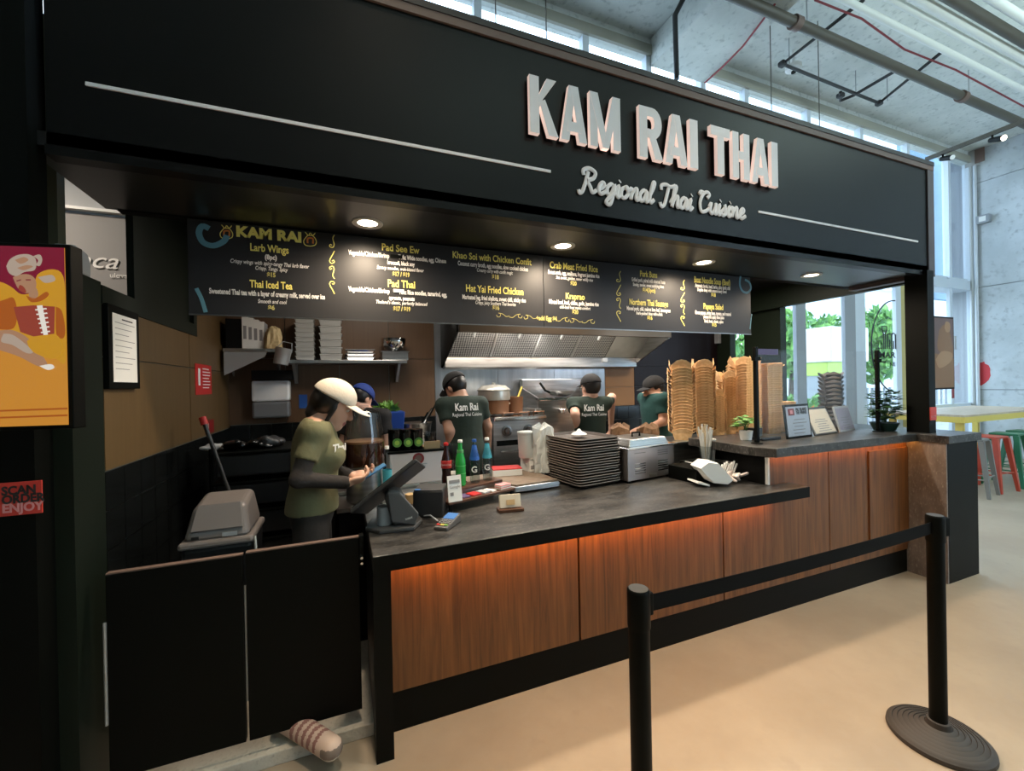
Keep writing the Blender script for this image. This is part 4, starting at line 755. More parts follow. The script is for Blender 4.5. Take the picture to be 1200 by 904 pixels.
c = AX(100, 316, -.93); wb_ = thing('wall_dispenser', 'pale grey plastic bracket box behind the screen edge', 'bracket', (-.93, 2.22, 2.11)); MB().prism([(-.13, 0), (-.02, 0), (-.02, .06), (-.04, .09), (-.13, .10)], (-.06, 0, 0), (0, 1, 0), (0, 0, 1), (.06, 0, 0)).build('shell', M('shell_grey', (.30, .30, .30), .5), wb_, bevel=.006)
# ================================================================ THINGS ON THE LOW COUNTER
def crumple(name, r, H, m_, seed, top=.5, flat=.75):
    rnd = random.Random(seed); N, K = 26, 12; ph = [(rnd.randint(2, 9), rnd.uniform(0, 6.28), rnd.uniform(-3, 3), rnd.uniform(.03, .10)) for _ in range(9)]; vs = []
    for k in range(K+1):
        v = k/K; rr_ = r*(1-(1-top)*v**1.6)*(1 if k < K else .35)
        for i in range(N):
            t = 6.28318531*i/N; q = 1+sum(a_*math.sin(n_*t+p_+w_*v*2) for n_, p_, w_, a_ in ph)+rnd.uniform(-.05, .05)
            vs.append((rr_*q*math.cos(t), rr_*q*flat*math.sin(t), H*v*(1+.04*math.sin(3*t+seed)) if k else 0))
    fs = [(k*N+i, k*N+(i+1) % N, (k+1)*N+(i+1) % N, (k+1)*N+i) for k in range(K) for i in range(N)]+[tuple(range(N-1, -1, -1)), tuple(K*N+i for i in range(N))]
    return MB().add(vs, fs).build(name, m_)
def zof(px, py, Y): return AY(px, py, Y)[2]
pos = thing('register_terminal', 'black point of sale terminal with tilted screen facing the cashier', 'cash register', (.235, 2.30, ZT), R_(-6))
MB().prism([(-.14, -.03), (-.07, -.10), (.10, -.10), (.15, .02), (.13, .12), (-.12, .12)], (0, 0, 0), (1, 0, 0), (0, 1, 0), (0, 0, .022)).build('base', 'pos_grey', pos, bevel=.006)
MB().cyl((-.045, .0, .022), (-.045, .0, .115), .040, n=24).build('cable_barrel', 'lavender_grey', pos, smooth=True)
R35 = Euler((0, -R_(36), 0)); MB().obox((-.015, .02, .205), (.40, .27, .020), (R_(-22), -R_(36), 0)).build('screen_housing', 'plastic_dark', pos, bevel=.006)
MB().obox((-.022, .02, .2165), (.37, .24, .004), (R_(-22), -R_(36), 0)).build('screen', 'black_gloss', pos)
MB().prism([(.0, .02), (.11, .045), (.10, .07), (.035, .20), (-.02, .215), (-.045, .17)], (0, -.06, 0), (1, 0, 0), (0, 0, 1), (0, .09, 0)).build('stand', 'pos_grey', pos, bevel=.008)
MB().prism([(0, 0), (.115, -.03), (.135, .03), (.045, .145), (-.02, .155)], (-.01, -.078, .05), (1, 0, 0), (0, 0, 1), (0, .018, 0)).build('stand_plate', M('pos_plate', (.085, .086, .088), .42), pos, bevel=.006)
text('brand_lettering', 'toast', (.075, -.0795, .062), .018, 'text_white', pos, rot=(R_(90), R_(-14), 0))
rd = thing('card_reader', 'small grey card payment reader with lit blue screen', 'card reader', (.500, 2.20, ZT), R_(-40))
MB().hexa([(-.04, -.085, 0), (.04, -.085, 0), (.04, .085, 0), (-.04, .085, 0)], [(-.038, -.083, .018), (.038, -.083, .018), (.038, .083, .045), (-.038, .083, .045)]).build('body', M('reader_grey', (.075, .072, .07), .4), rd, bevel=.006)
tilt = math.atan2(.027, .166)
MB().obox((0, .038, .0400), (.062, .062, .003), (tilt, 0, 0)).build('screen', 'screen_blue', rd)
for k, m_ in enumerate(('red', 'yellow', 'leaf')): MB().obox((-.022+k*.022, -.062, .0238), (.018, .012, .004), (tilt, 0, 0)).build('key', m_, rd)
for r in range(3):
    for k in range(3): MB().obox((-.022+k*.022, -.040+r*.015, .0273+r*.0024), (.017, .010, .004), (tilt, 0, 0)).build('key', M('key_grey', (.14, .14, .15), .5), rd)
tag(MB().tube([(.46, 2.26, ZT+.012), (.43, 2.32, ZT+.03), (.40, 2.40, ZT+.006), (.36, 2.46, ZT+.006)], .004, 6).build('reader_cable', 'lavender_grey', smooth=True), 'pale cable running from the card reader to the printer', 'cable')
pr = thing('receipt_printer', 'black cube receipt printer behind the card reader', 'printer', (.458, 2.445, ZT), R_(-22)); B('body', (-.085, .085, -.08, .09, 0, .148), 'plastic_dark', pr, bevel=.008); B('lid', (-.08, .08, -.075, .085, .148, .156), 'pos_grey', pr, bevel=.004); B('status_light', (-.075, -.045, -.076, -.055, .1565, .158), 'screen_blue', pr)
c = AZ(482, 590, ZT); tag(MB().cyl((c[0], c[1]+.02, ZT), (c[0], c[1]+.02, ZT+.055), .035, n=20).build('receipt_roll', 'wood_light', smooth=True), 'small paper roll beside the receipt printer', 'paper roll')
# riser with bottles
rs = thing('drink_riser', 'two step dark wooden riser holding the soda bottles', 'riser', (.553, 2.385, ZT), R_(19))
B('lower_shelf', (0, .50, 0, .125, .050, .064), 'dark_wood', rs, bevel=.002); B('upper_shelf', (0, .50, .125, .24, .085, .10), 'dark_wood', rs, bevel=.002)
for x in (.006, .476):
    B('leg', (x, x+.018, .004, .02, 0, .05), 'black', rs); B('leg', (x, x+.018, .22, .236, 0, .085), 'black', rs)
B('back_lip', (0, .50, .122, .128, .064, .085), 'steel_dark', rs)
def on_riser(u, v, z): a = R_(19); return (.553+u*math.cos(a)-v*math.sin(a), 2.385+u*math.sin(a)+v*math.cos(a), ZT+z)
def bottle(name, u, label, prof, mbody, parts, capm, h):
    o = thing(name, label, 'bottle', on_riser(u, .185, .10), R_(-20), 'soda bottles on the riser'); k = h/.30
    MB().lathe([(r, z*k) for r, z in prof], (0, 0, 0), 24).build('glass', mbody, o, smooth=True)
    for nm, z0, z1, r, m_ in parts: MB().lathe([(r, z0*k), (r+.0006, z0*k+.001), (r+.0006, z1*k-.001), (r*.985, z1*k)], (0, 0, 0), 24, cap=False).build(nm, m_, o, smooth=True)
    MB().lathe([(.0145, h-.018), (.0155, h-.014), (.0145, h-.001), (.011, h)], (0, 0, 0), 18).build('cap', capm, o, smooth=True)
    return o
coke = [(.026, 0), (.031, .006), (.031, .07), (.027, .10), (.031, .15), (.031, .175), (.026, .205), (.016, .245), (.0125, .265), (.0125, .295)]
slim = [(.028, 0), (.033, .006), (.033, .14), (.031, .17), (.020, .215), (.0135, .25), (.0125, .295)]
o = bottle('cola_bottle', .10, 'glass cola bottle with red label on the wooden riser', coke, 'cola', (('label', .135, .185, .0325, 'red'),), 'red', .285)
text('lettering', 'Coca-Cola', (.0, -.0345, .152), .016, 'text_white', o, shear=.3)
o = bottle('lime_soda_bottle', .205, 'green glass soda bottle on the wooden riser', slim, 'green_glass', (('neck_label', .215, .235, .0205, M('lime_label', (.10, .35, .12), .4)), ('embossing', .08, .083, .0335, M('lime_label2', (.05, .45, .10), .3)), ('embossing', .13, .133, .0335, 'lime_label2')), 'white', .292)
for k, (u, lb, lm, cm) in enumerate(((.315, 'clear water bottle with royal blue neck label', 'blue_label', 'blue_label'), (.42, 'clear water bottle with aqua neck label at the riser end', 'aqua_label', 'white'))):
    o = bottle('water_bottle', u, lb, slim, 'glass_bottle', (), cm, .285)
    MB().lathe([(.0305, .006), (.0305, .20), (.018, .22)], (0, 0, 0), 20).build('water', 'cup_clear', o, smooth=True)
    text('lettering', 'G', (0, -.0345, .09), .055, 'text_white', o, off=.001)
    MB().lathe([(.0332, .150), (.0318, .165), (.0206, .209), (.0142, .246)], (0, 0, 0), 24, cap=False).build('neck_label', lm, o, smooth=True)
qs = thing('review_card', 'small upright white review card on the riser end', 'card', on_riser(.045, .01, .064), R_(8)); MB().obox((0, 0, .075), (.085, .004, .15), (R_(-8), 0, 0)).build('sheet', 'paper', qs)
text('lettering', 'Google', (0, -.003, .085), .022, 'ink_grey', qs, rot=(R_(82), 0, 0)); MB().obox((0, .003, .115), (.065, .004, .018), (R_(-8), 0, 0)).obox((-.02, -.006, .045), (.02, .004, .02), (R_(-8), 0, 0)).build('print_block', 'ink_grey', qs)
for k, (u, w_, m_, lb) in enumerate(((.14, .055, 'purple_tape', 'purple flyer lying on the lower riser shelf'), (.215, .065, 'red', 'red flyer lying on the lower riser shelf'), (.285, .05, 'lavender_grey', 'pale violet flyer lying on the lower riser shelf'), (.34, .04, 'paper', 'white flyer lying on the lower riser shelf'))):
    o = tag(MB().obox((0, 0, .004), (w_, .075, .008)).build('flyer', m_, None, bevel=.001), lb, 'flyer', 'flyers on the riser')
    o.location = on_riser(u, .06, .064); o.rotation_euler = (0, 0, R_(19+k*5))
p = on_riser(.44, .05, .066); bx_ = thing('card_stack', 'stack of white cards at the right end of the riser shelf', 'cards', p, R_(24)); 
for k in range(4): B('card', (-.045, .045, -.03, .03, k*.007, k*.007+.006), 'paper' if k % 2 == 0 else 'pink_text', bx_)
ch = thing('card_holder', 'small wooden holder with cream business cards on the counter', 'card holder', (.895, 2.30, ZT), R_(-8)); B('base', (-.075, .075, -.035, .04, 0, .018), 'dark_wood', ch, bevel=.003)
MB().obox((0, .01, .055), (.125, .03, .075), (R_(-14), 0, 0)).build('cards', M('cream', (.62, .54, .42), .7), ch, bevel=.002); MB().obox((0, -.0105, .052), (.05, .003, .03), (R_(-14), 0, 0)).build('emblem', 'wood_light', ch)
# cups behind the printer
def cup_stack(loc, n, r0, r1, h, dz, m_, lb, grp):
    base = MB().lathe([(r0*.96, 0), (r0, .002), (r1, h), (r1+.003, h+.001), (r1+.003, h+.005), (r1-.002, h+.005), (r0-.002, .006)], (0, 0, 0), 20).build('drink_cup', m_, smooth=True)
    for k in range(n):
        c_ = base if k == 0 else clone(base, loc)
        c_.location = (loc[0], loc[1], loc[2]+k*dz); tag(c_, lb, 'cup', grp)
zc = zof(532, 582, 2.66)
cup_stack((AY(532, 570, 2.70)[0], 2.70, ZT), 5, .034, .046, .12, .012, 'white', 'white paper cup in the stack behind the review card', 'white paper cup stack')
cup_stack((AY(531, 540, 2.86)[0], 2.86, .911), 14, .034, .046, .12, .016, 'cup_clear', 'clear plastic cup in the tall stack behind the cola bottle', 'clear cup stack')
# prep tables behind the counter
pt = thing('prep_table', 'steel prep table behind the service counter', 'table', (0, 0, 0)); B('table_top', (.22, 2.42, 2.79, 3.12, .875, .91), 'steel', pt, bevel=.003); B('undershelf', (.26, 2.38, 2.82, 3.1, .3, .33), 'steel_dark', pt)
for x in (.26, 1.3, 2.34):
    for y in (2.83, 3.08): MB().cyl((x, y, .06), (x, y, .875), .02, n=10).build('leg', 'steel_dark', pt)
bo = thing('cutting_station', 'flat steel station topped with a worn brown cutting board', 'cutting board', (0, 0, ZT)); a = AZ(597, 592, .91); 
MB().prism([(1.07, 2.63), (1.40, 2.66), (1.36, 3.10), (.80, 3.04), (.80, 2.83), (.965, 2.81)], (0, 0, .048), (1, 0, 0), (0, 1, 0), (0, 0, .012)).build('board', 'cut_board', bo); MB().prism([(1.06, 2.62), (1.41, 2.65), (1.37, 3.11), (.79, 3.05), (.79, 2.82), (.96, 2.80)], (0, 0, .012), (1, 0, 0), (0, 1, 0), (0, 0, .036)).build('steel_edge', 'steel', bo, bevel=.003); MB().prism([(1.08, 2.66), (1.25, 2.68), (1.25, 3.05), (.83, 3.0), (.83, 2.85), (1.0, 2.83)], (0, 0, 0), (1, 0, 0), (0, 1, 0), (0, 0, .012)).build('feet', 'black', bo)
# trays
tb = MB(); a2, b2_ = .20, .235
def rr(hx, hy, r, z, n=4):
    o = []
    for cx, cy, s in ((hx-r, hy-r, 0), (-hx+r, hy-r, 1), (-hx+r, -hy+r, 2), (hx-r, -hy+r, 3)):
        for k in range(n+1): t = (s+k/n)*math.pi/2; o.append((cx+r*math.cos(t), cy+r*math.sin(t), z))
    return o
rings = [rr(a2-.02, b2_-.02, .03, 0), rr(a2-.004, b2_-.004, .04, .016), rr(a2, b2_, .043, .018), rr(a2, b2_, .043, .0225), rr(a2-.008, b2_-.008, .036, .0225), rr(a2-.024, b2_-.024, .028, .004)]
nn = len(rings[0]); vs = [p for r in rings for p in r]; fs = [(k*nn+i, k*nn+(i+1) % nn, (k+1)*nn+(i+1) % nn, (k+1)*nn+i) for k in range(len(rings)-1) for i in range(nn)]
tb.add(vs, fs, 0); tb.add(rings[0], [tuple(range(nn-1, -1, -1))], 0); tb.add(rings[-1], [tuple(range(nn))], 0)
for i in range(len(tb.m)):
    if nn*1 <= i < nn*3: tb.m[i] = 1
tray0 = tb.build('serving_tray', ['tray_brown', 'tray_edge'], smooth=True)
ztop = zof(668, 517, 2.53); nt_ = 18; dz = (ztop-ZT-.012)/nt_; rnd = random.Random(11)
for k in range(nt_):
    o = tray0 if k == 0 else clone(tray0, (0, 0, 0)); j = rnd.uniform(-1, 1)
    o.location = (1.655+.006*j, 2.770+.006*rnd.uniform(-1, 1), ZT+.010+k*dz); o.rotation_euler = (0, 0, R_(7+1.6*rnd.uniform(-1, 1)))
    tag(o, 'brown serving tray in the tall tray stack on the counter' if k < nt_-1 else 'topmost brown serving tray of the stack on the counter', 'tray', 'stacked serving trays')
bp_ = thing('dome_cover', 'crumpled clear lid lying on the topmost serving tray', 'lid', (1.64, 2.76, ZT+.018+nt_*dz)); MB().lathe([(.05, 0), (.06, .004), (.045, .016), (.02, .026), (.008, .045), (.001, .046)], (0, 0, 0), 16).build('shell', 'bag_plastic', bp_, smooth=True)
# warmer
wm = thing('food_warmer', 'stainless countertop food warmer with vents and lidded well', 'food warmer', (1.90, 2.525, ZT), R_(7.6)); zb1 = zof(736, 528, 2.52)-ZT
B('body', (0, .49, 0, .34, .018, zb1), M('steel_mauve', (.42, .38, .37), .34, .9), wm, bevel=.004); B('rim', (-.008, .52, -.012, .36, zb1, zb1+.012), 'chrome', wm, bevel=.003)
MB().hexa([(.05, .03, zb1+.012), (.47, .03, zb1+.012), (.47, .33, zb1+.012), (.05, .33, zb1+.012)], [(.08, .05, zb1+.065), (.45, .05, zb1+.065), (.45, .31, zb1+.065), (.08, .31, zb1+.065)]).build('lid', 'steel', wm, bevel=.006); MB().tube([(.22, .17, zb1+.065), (.22, .17, zb1+.095), (.30, .17, zb1+.095), (.30, .17, zb1+.065)], .008, 8).build('lid_handle', 'black', wm)
for gx in (.07, .31):
    for gz in (.20, .45, .52, .59, .66, .73): B('vent_slot', (gx, gx+.11, -.002, 0, zb1*(1-gz)-.003, zb1*(1-gz)+.004) if gz > .3 else (gx, gx+.11, -.002, 0, zb1*.86, zb1*.86+.006), 'chrome' if gz > .3 else 'steel_dark', wm)
for gz in (.80, .74): B('vent_slot', (.31, .42, -.002, 0, zb1*gz, zb1*gz+.006), 'steel_dark', wm)
MB().cyl((.43, -.001, .045), (.43, -.03, .045), .020, n=16).build('knob', 'chrome', wm, smooth=True); B('control_plate', (.22, .30, -.002, 0, .02, .05), 'steel', wm)
for x in (.03, .46): B('foot', (x-.015, x+.015, .02, .05, 0, .018), 'black', wm)
for k, (px, lb) in enumerate(((727, 'crumpled brown paper bag behind the warmer, beside the middle cook'), (759, 'crumpled brown paper bag in front of the teal shirted cook'))):
    c = AY(px, 497, 3.0); o = crumple('paper_bag', .11, c[2]-.911, M('bag_brown', (.20, .105, .05), .8), k+2, .75); o.location = (c[0], 3.0, .911); tag(o, lb, 'paper bag', 'paper bags')
# ---------------------------------------------------------------- takeout boxes
sb = thing('steel_cabinet', 'steel cabinet carrying the kraft box stacks', 'cabinet', (0, 0, 0)); zst = 1.135
B('body', (2.50, 3.62, 2.80, 3.12, .06, zst-.02), 'steel', sb, bevel=.003); B('top', (2.49, 3.63, 2.785, 3.13, zst-.02, zst), 'steel', sb, bevel=.003)
def kraft_box(pointed=True):
    mb = MB(); b0, b1, h = .050, .064, .052; d0, d1 = .042, .054
    bo_ = [(-b0, -d0, 0), (b0, -d0, 0), (b0, d0, 0), (-b0, d0, 0)]; to = [(-b1, -d1, h), (b1, -d1, h), (b1, d1, h), (-b1, d1, h)]
    mb.add(bo_, [(3, 2, 1, 0)]); mb.add(bo_+to, [(0, 1, 5, 4), (1, 2, 6, 5), (2, 3, 7, 6), (3, 0, 4, 7)])
    fo, fh = (.012, .075) if pointed == 2 else (.026, .040)
    if pointed:
        for s in (-1, 1):
            mb.add([(-b1, s*d1, h), (b1, s*d1, h), (b1*.98, s*(d1+fo*.6), h+fh*.55), (b1*.45, s*(d1+fo), h+fh*.92), (0, s*(d1+fo), h+fh), (-b1*.45, s*(d1+fo), h+fh*.92), (-b1*.98, s*(d1+fo*.6), h+fh*.55)], [tuple(range(7))])
            mb.add([(s*b1, -d1, h), (s*b1, d1, h), (s*(b1+fo), d1*.9, h+fh*.5), (s*(b1+fo), 0, h+fh*1.1), (s*(b1+fo), -d1*.9, h+fh*.5)], [tuple(range(5))])
    else:
        for s in (-1, 1):
            mb.add([(-b1, s*d1, h), (b1, s*d1, h), (b1, s*(d1+.004), h+.006), (-b1, s*(d1+.004), h+.006)], [(0, 1, 2, 3)]); mb.add([(s*b1, -d1, h), (s*b1, d1, h), (s*(b1+.004), d1, h+.006), (s*(b1+.004), -d1, h+.006)], [(0, 1, 2, 3)])
    return mb
kb = kraft_box().build('kraft_box', 'kraft', fix=False); kbt = kraft_box(2).build('kraft_box', 'kraft', fix=False); kb2 = kraft_box(False).build('kraft_tray', 'kraft', fix=False)
for o in (kb, kb2, kbt):
    so = o.modifiers.new('thick', 'SOLIDIFY'); so.thickness = .0022
rnd = random.Random(21)
def stack(src, px, top_py, bot, Y, n, rz, sc_, lb, grp, hbox):
    x = AY(px, 480, Y)[0]; ztop_ = zof(px, top_py, Y); zb = bot; dzz = max((ztop_-zb-hbox*sc_[2])/(n-1), .004)
    for k in range(n):
        o = clone(kbt if (src is kb and k == n-1) else src, (x+rnd.uniform(-.002, .002), Y+rnd.uniform(-.002, .002), zb+k*dzz)); o.rotation_euler = (rnd.uniform(-.012, .012), rnd.uniform(-.012, .012), rz+rnd.uniform(-.05, .05)); o.scale = sc_
        tag(o, (lb if k < n-1 else lb.replace('box in', 'topmost box of').replace('tray in', 'topmost tray of')), 'takeout box', grp)
C_ = 'kraft takeout box in the '
stack(kb, 799, 424, zst, 2.90, 22, R_(-38), (1.25, 1.25, 1.15), C_+'tall left stack beside the food warmer', 'kraft box stack beside the warmer', .115)
stack(kb, 825, 423, zst, 2.93, 24, R_(-40), (1.1, 1.1, 1.1), C_+'second tall stack from the food warmer', 'second kraft box stack', .115)
stack(kb, 841, 458, zst, 2.90, 17, R_(-42), (.80, .80, .9), C_+'shorter narrow stack in front of the third', 'short kraft box stack', .115)
stack(kb, 849, 437, zst, 3.05, 18, R_(-10), (1.05, 1.05, 1.1), C_+'stack behind the short narrow one', 'kraft box stack behind the short one', .115)
stack(kb, 856, 436, zst, 2.93, 20, R_(-44), (.70, .70, .9), C_+'narrow stack above the straw cup', 'kraft box stack above the straws', .115)
stack(kb, 868, 420, zst, 3.05, 22, R_(-25), (1.25, 1.25, 1.2), C_+'tall stack behind the white potted plant', 'kraft box stack behind the plant', .115)
zrt = zr
stack(kb2, 884, 420, zrt, 2.62, 26, R_(-50), (.85, .85, 1), 'plain kraft tray in the stack behind the guard post', 'kraft tray stack at the guard post', .058)
stack(kb2, 903, 426, zrt, 2.60, 30, R_(-14), (1.1, 1.1, 1), 'plain kraft tray in the tall stack behind the glass guard', 'tall kraft tray stack behind the glass', .058)
stack(kb2, 918, 471, zrt, 2.64, 14, R_(-14), (1.15, 1.1, 1), 'plain kraft tray in the low stack behind the framed award', 'low kraft tray stack', .058)
x = AY(903, 420, 2.60)[0]; o = clone(kb, (x, 2.60, zof(903, 427, 2.6)-.06)); o.scale = (1.05, 1.05, .7); o.rotation_euler = (0, 0, R_(-14)); tag(o, 'open kraft box sitting on the tall tray stack', 'takeout box')
for o in (kb, kb2, kbt): bpy.data.objects.remove(o)
dk = kraft_box().build('dark_takeout_box', 'kraft_shaded', fix=False); so = dk.modifiers.new('thick', 'SOLIDIFY'); so.thickness = .0016
stack(dk, 974, 433, zrt, 2.62, 12, R_(45), (1.2, 1.2, 1.15), 'takeout box in the stack before the window, shade put into its grey', 'dark takeout box stack', .115); bpy.data.objects.remove(dk)
# napkins, straws, cutlery
cd = thing('napkin_caddy', 'black and steel caddy with loose paper behind the napkin pile', 'caddy', (2.46, 2.42, ZT), R_(5)); B('tray', (-.14, .26, -.10, .16, 0, .10), 'black', cd, bevel=.003); B('side_plate', (.26, .264, -.10, .16, 0, .12), 'steel', cd); MB().obox((-.02, -.02, .115), (.20, .10, .006), (.1, .25, .1)).build('loose_sheet', 'off_grey', cd)
nk = thing('napkin_pile', 'leaning pile of white paper napkins on the counter', 'napkins', (2.44, 2.245, ZT), R_(-18))
nk.scale = (1.3, 1.3, 1.15)
for k in range(16):
    MB().obox((-.075+k*.0065, 0, .072+.0012*k), (.006, .115, .17-abs(k-9)*.006), (0, -R_(38), 0)).build('napkin', 'white', nk)
MB().obox((-.10, -.005, .02), (.07, .10, .01), (0, .3, .1)).build('napkin', 'paper', nk)
ct = thing('cutlery_bag', 'clear bag of wrapped plastic cutlery next to the napkins', 'cutlery', (2.605, 2.275, ZT), R_(-10)); rnd = random.Random(9)
S = SDF((-.13, -.11, -.01), (.13, .11, .12), .007)
for q in range(26): a = rnd.uniform(-.07, .07); b_ = rnd.uniform(-.05, .05); t = rnd.uniform(0, 3.1); S.cap((a-.04*math.cos(t), b_-.04*math.sin(t), rnd.uniform(.012, .07)), (a+.04*math.cos(t), b_+.04*math.sin(t), rnd.uniform(.012, .07)), .011, k=.004)
S.plane((0, 0, 0), (0, 0, -1)); S.build('wrapped_bundle', M('pinkish_plastic', (.66, .55, .50), .35), ct)
for k in range(7): MB().cyl((-.08+.02*k, .02, .03), (-.03+.02*k, .03, .12+.01*(k % 3)), .007, n=6).build('handle', 'white', ct)
sw = thing('straw_cup', 'clear cup full of paper wrapped straws in front of the kraft stacks', 'straws', (2.62, 2.50, ZT+.10)); MB().lathe([(.040, 0), (.052, .13), (.050, .13), (.038, .004)], (0, 0, 0), 20).build('cup', 'cup_clear', sw, smooth=True)
for k in range(16):
    t = k*2.4; r = .012+.022*(k % 3)/2; MB().cyl((r*math.cos(t)*.6, r*math.sin(t)*.6, .01), (r*math.cos(t)*1.5, r*math.sin(t)*1.5, .235+.02*(k % 4)), .0055, n=6).build('straw', 'bag_plastic' if k % 3 else M('straw_tan', (.55, .45, .30), .6), sw)
cup_stack((2.70, 2.53, ZT+.10), 6, .030, .040, .11, .012, 'white', 'white paper cup in the stack beside the straws', 'paper cups beside the straws')
B('stand_box', (.06, .26, .165, .23, 0, .10), 'black', cd, bevel=.003)
# ---------------------------------------------------------------- raised counter things
gd = thing('sneeze_guard', 'clear glass guard between two slim black posts on the raised counter', 'glass guard', (0, 0, zr)); ya_, xg0, xg1 = 2.226, 2.833, 4.313; zg = zof(887, 407, ya_)-zr; zg2 = zof(1030, 411, ya_)-zr
for x, z in ((xg0, zg), (xg1, zg2)):
    B('post', (x-.013, x+.013, ya_-.013, ya_+.013, .008, z), 'black', gd, bevel=.002); MB().lathe([(.04, 0), (.04, .005), (.018, .010), (.018, .03)], (x, ya_, 0), 20).build('base_flange', 'black', gd, smooth=True); B('clamp', (x-.03, x+.03, ya_-.02, ya_+.01, z-.10, z-.075), 'black', gd)
B('pane', (xg0+.015, xg1-.015, ya_, ya_+.008, .03, zg2-.01), 'glass_clear', gd); B('edge_tape', (xg0+.016, xg0+.24, ya_-.002, ya_+.01, zg-.055, zg-.012), 'purple_tape', gd)
def potted(name, loc, label, pot_prof, potm, leaf_c, leaf_r, n, s, lm, stems=0):
    p = thing(name, label, 'plant', loc); MB().lathe(pot_prof, (0, 0, 0), 24).build('pot', potm, p, smooth=True); zz = pot_prof[-2][1]
    MB().lathe([(.001, zz-.01), (pot_prof[-2][0]*.9, zz-.01)], (0, 0, 0), 20, cap=False).build('soil', 'soil', p); rnd = random.Random(n); mb = MB()
    for k in range(n):
        t = rnd.uniform(0, 6.28); rr_ = rnd.uniform(.2, 1); b0 = Vector((rnd.uniform(-.015, .015), rnd.uniform(-.015, .015), zz)); e = Vector((leaf_c[0]+leaf_r[0]*rr_*math.cos(t), leaf_c[1]+leaf_r[1]*rr_*math.sin(t), leaf_c[2]+leaf_r[2]*rnd.uniform(-1, 1)))
        if k % 5 == 0: MB().tube([b0, (b0+e)/2+Vector((0, 0, .015)), e], .0022, 5).build('stem', 'leaf_dark', p)
        dv = Vector((math.cos(t), math.sin(t), rnd.uniform(-.35, .5))).normalized(); sd = dv.cross(Vector((0, 0, 1))).normalized()*s*.42; up_ = Vector((0, 0, s*.10))
        lf = MB(); lf.add([e, e+dv*s*.45+sd, e+dv*s, e+dv*s*.45-sd, e+dv*s*.5+up_], [(0, 1, 4), (1, 2, 4), (2, 3, 4), (3, 0, 4)]); lf.build('leaf', lm, p, fix=False)
    return p
potted('potted_plant', (2.935, 2.40, zr), 'small green leafy plant in a white pot behind the guard post', [(.036, 0), (.040, .003), (.050, .075), (.046, .075), (.040, .06)], 'white_gloss', (0, 0, .14), (.075, .06, .04), 44, .065, 'leaf')
potted('potted_bamboo', (4.43, 2.24, zr), 'bushy green plant in a dark bowl at the black pillar', [(.055, 0), (.075, .004), (.105, .075), (.098, .075), (.085, .06)], 'pot_green', (0, 0, .22), (.10, .08, .12), 150, .075, 'leaf_dark')
def stand_sign(x0, x1, y0, y1, z0, z1, lean, name, label, framem, sheetm, lines, logo=False, title=None):
    L = math.hypot(x1-x0, y1-y0); s = thing(name, label, 'sign', (x0, y0, zr), math.atan2(y1-y0, x1-x0)); H = z1-zr
    R = (R_(-lean), 0, 0)
    MB().obox((L/2, .5*H*math.tan(R_(lean)), H/2), (L, .012, H/math.cos(R_(lean))), R).build('frame', framem, s, bevel=.001); MB().obox((L/2, .5*H*math.tan(R_(lean))-.0072, H/2), (L-.035, .002, H/math.cos(R_(lean))-.035), R).build('sheet', sheetm, s)
    for k in range(lines):
        v = .55-.40*k/max(lines-1, 1); ww = (.55, .7, .45, .62)[k % 4]*L*.8
        MB().obox((L/2+(.05*L if logo and k < 2 else 0), v*H*math.tan(R_(lean))-.009, v*H), (ww, .001, .006), R).build('print_line', 'ink_grey', s)
    if logo: MB().obox((L*.25, .78*H*math.tan(R_(lean))-.009, .78*H), (L*.24, .002, H*.20), R).build('logo', 'red_dark', s); MB().obox((L*.25, .78*H*math.tan(R_(lean))-.0105, .78*H), (L*.10, .002, H*.11), R).build('logo_mark', 'pink_text', s)
    if title:
        for k, t_ in enumerate(title): text('lettering', t_, (L*.66, (.84-.1*k)*H*math.tan(R_(lean))-.0095, (.84-.10*k)*H), .034, 'ink', s, rot=(R_(90-lean), 0, 0), off=.001, width=L*.44)
    return s
stand_sign(3.225, 3.555, 2.275, 2.30, zr, zof(937, 474, 2.29), 6, 'award_sign', 'black framed certificate with red crest on the raised counter', 'black', M('sheet_blue', (.48, .52, .60), .6), 5, True, ('PIG ISLAND', 'THE WINNER'))
stand_sign(3.60, 3.97, 2.30, 2.35, zr, zof(970, 478, 2.33), 24, 'script_sign', 'leaning cream menu stand between the certificate and the violet one', 'steel_dark', M('sheet_cream', (.66, .58, .47), .7), 6)
stand_sign(4.02, 4.30, 2.36, 2.40, zr, zof(1000, 476, 2.38), 14, 'violet_sign', 'violet grey acrylic menu stand nearest the second guard post', 'lavender_grey', M('sheet_violet', (.30, .28, .36), .5), 5)
px_, ly_ = 3.12, 2.36; dv = thing('card_terminal', 'flat black terminal lying left of the certificate', 'terminal', (3.075, 2.36, zr)); B('body', (-.08, .12, -.06, .10, 0, .025), 'plastic_dark', dv, bevel=.004); B('stub', (-.07, .02, .02, .09, .025, .09), 'plastic_dark', dv, bevel=.004)
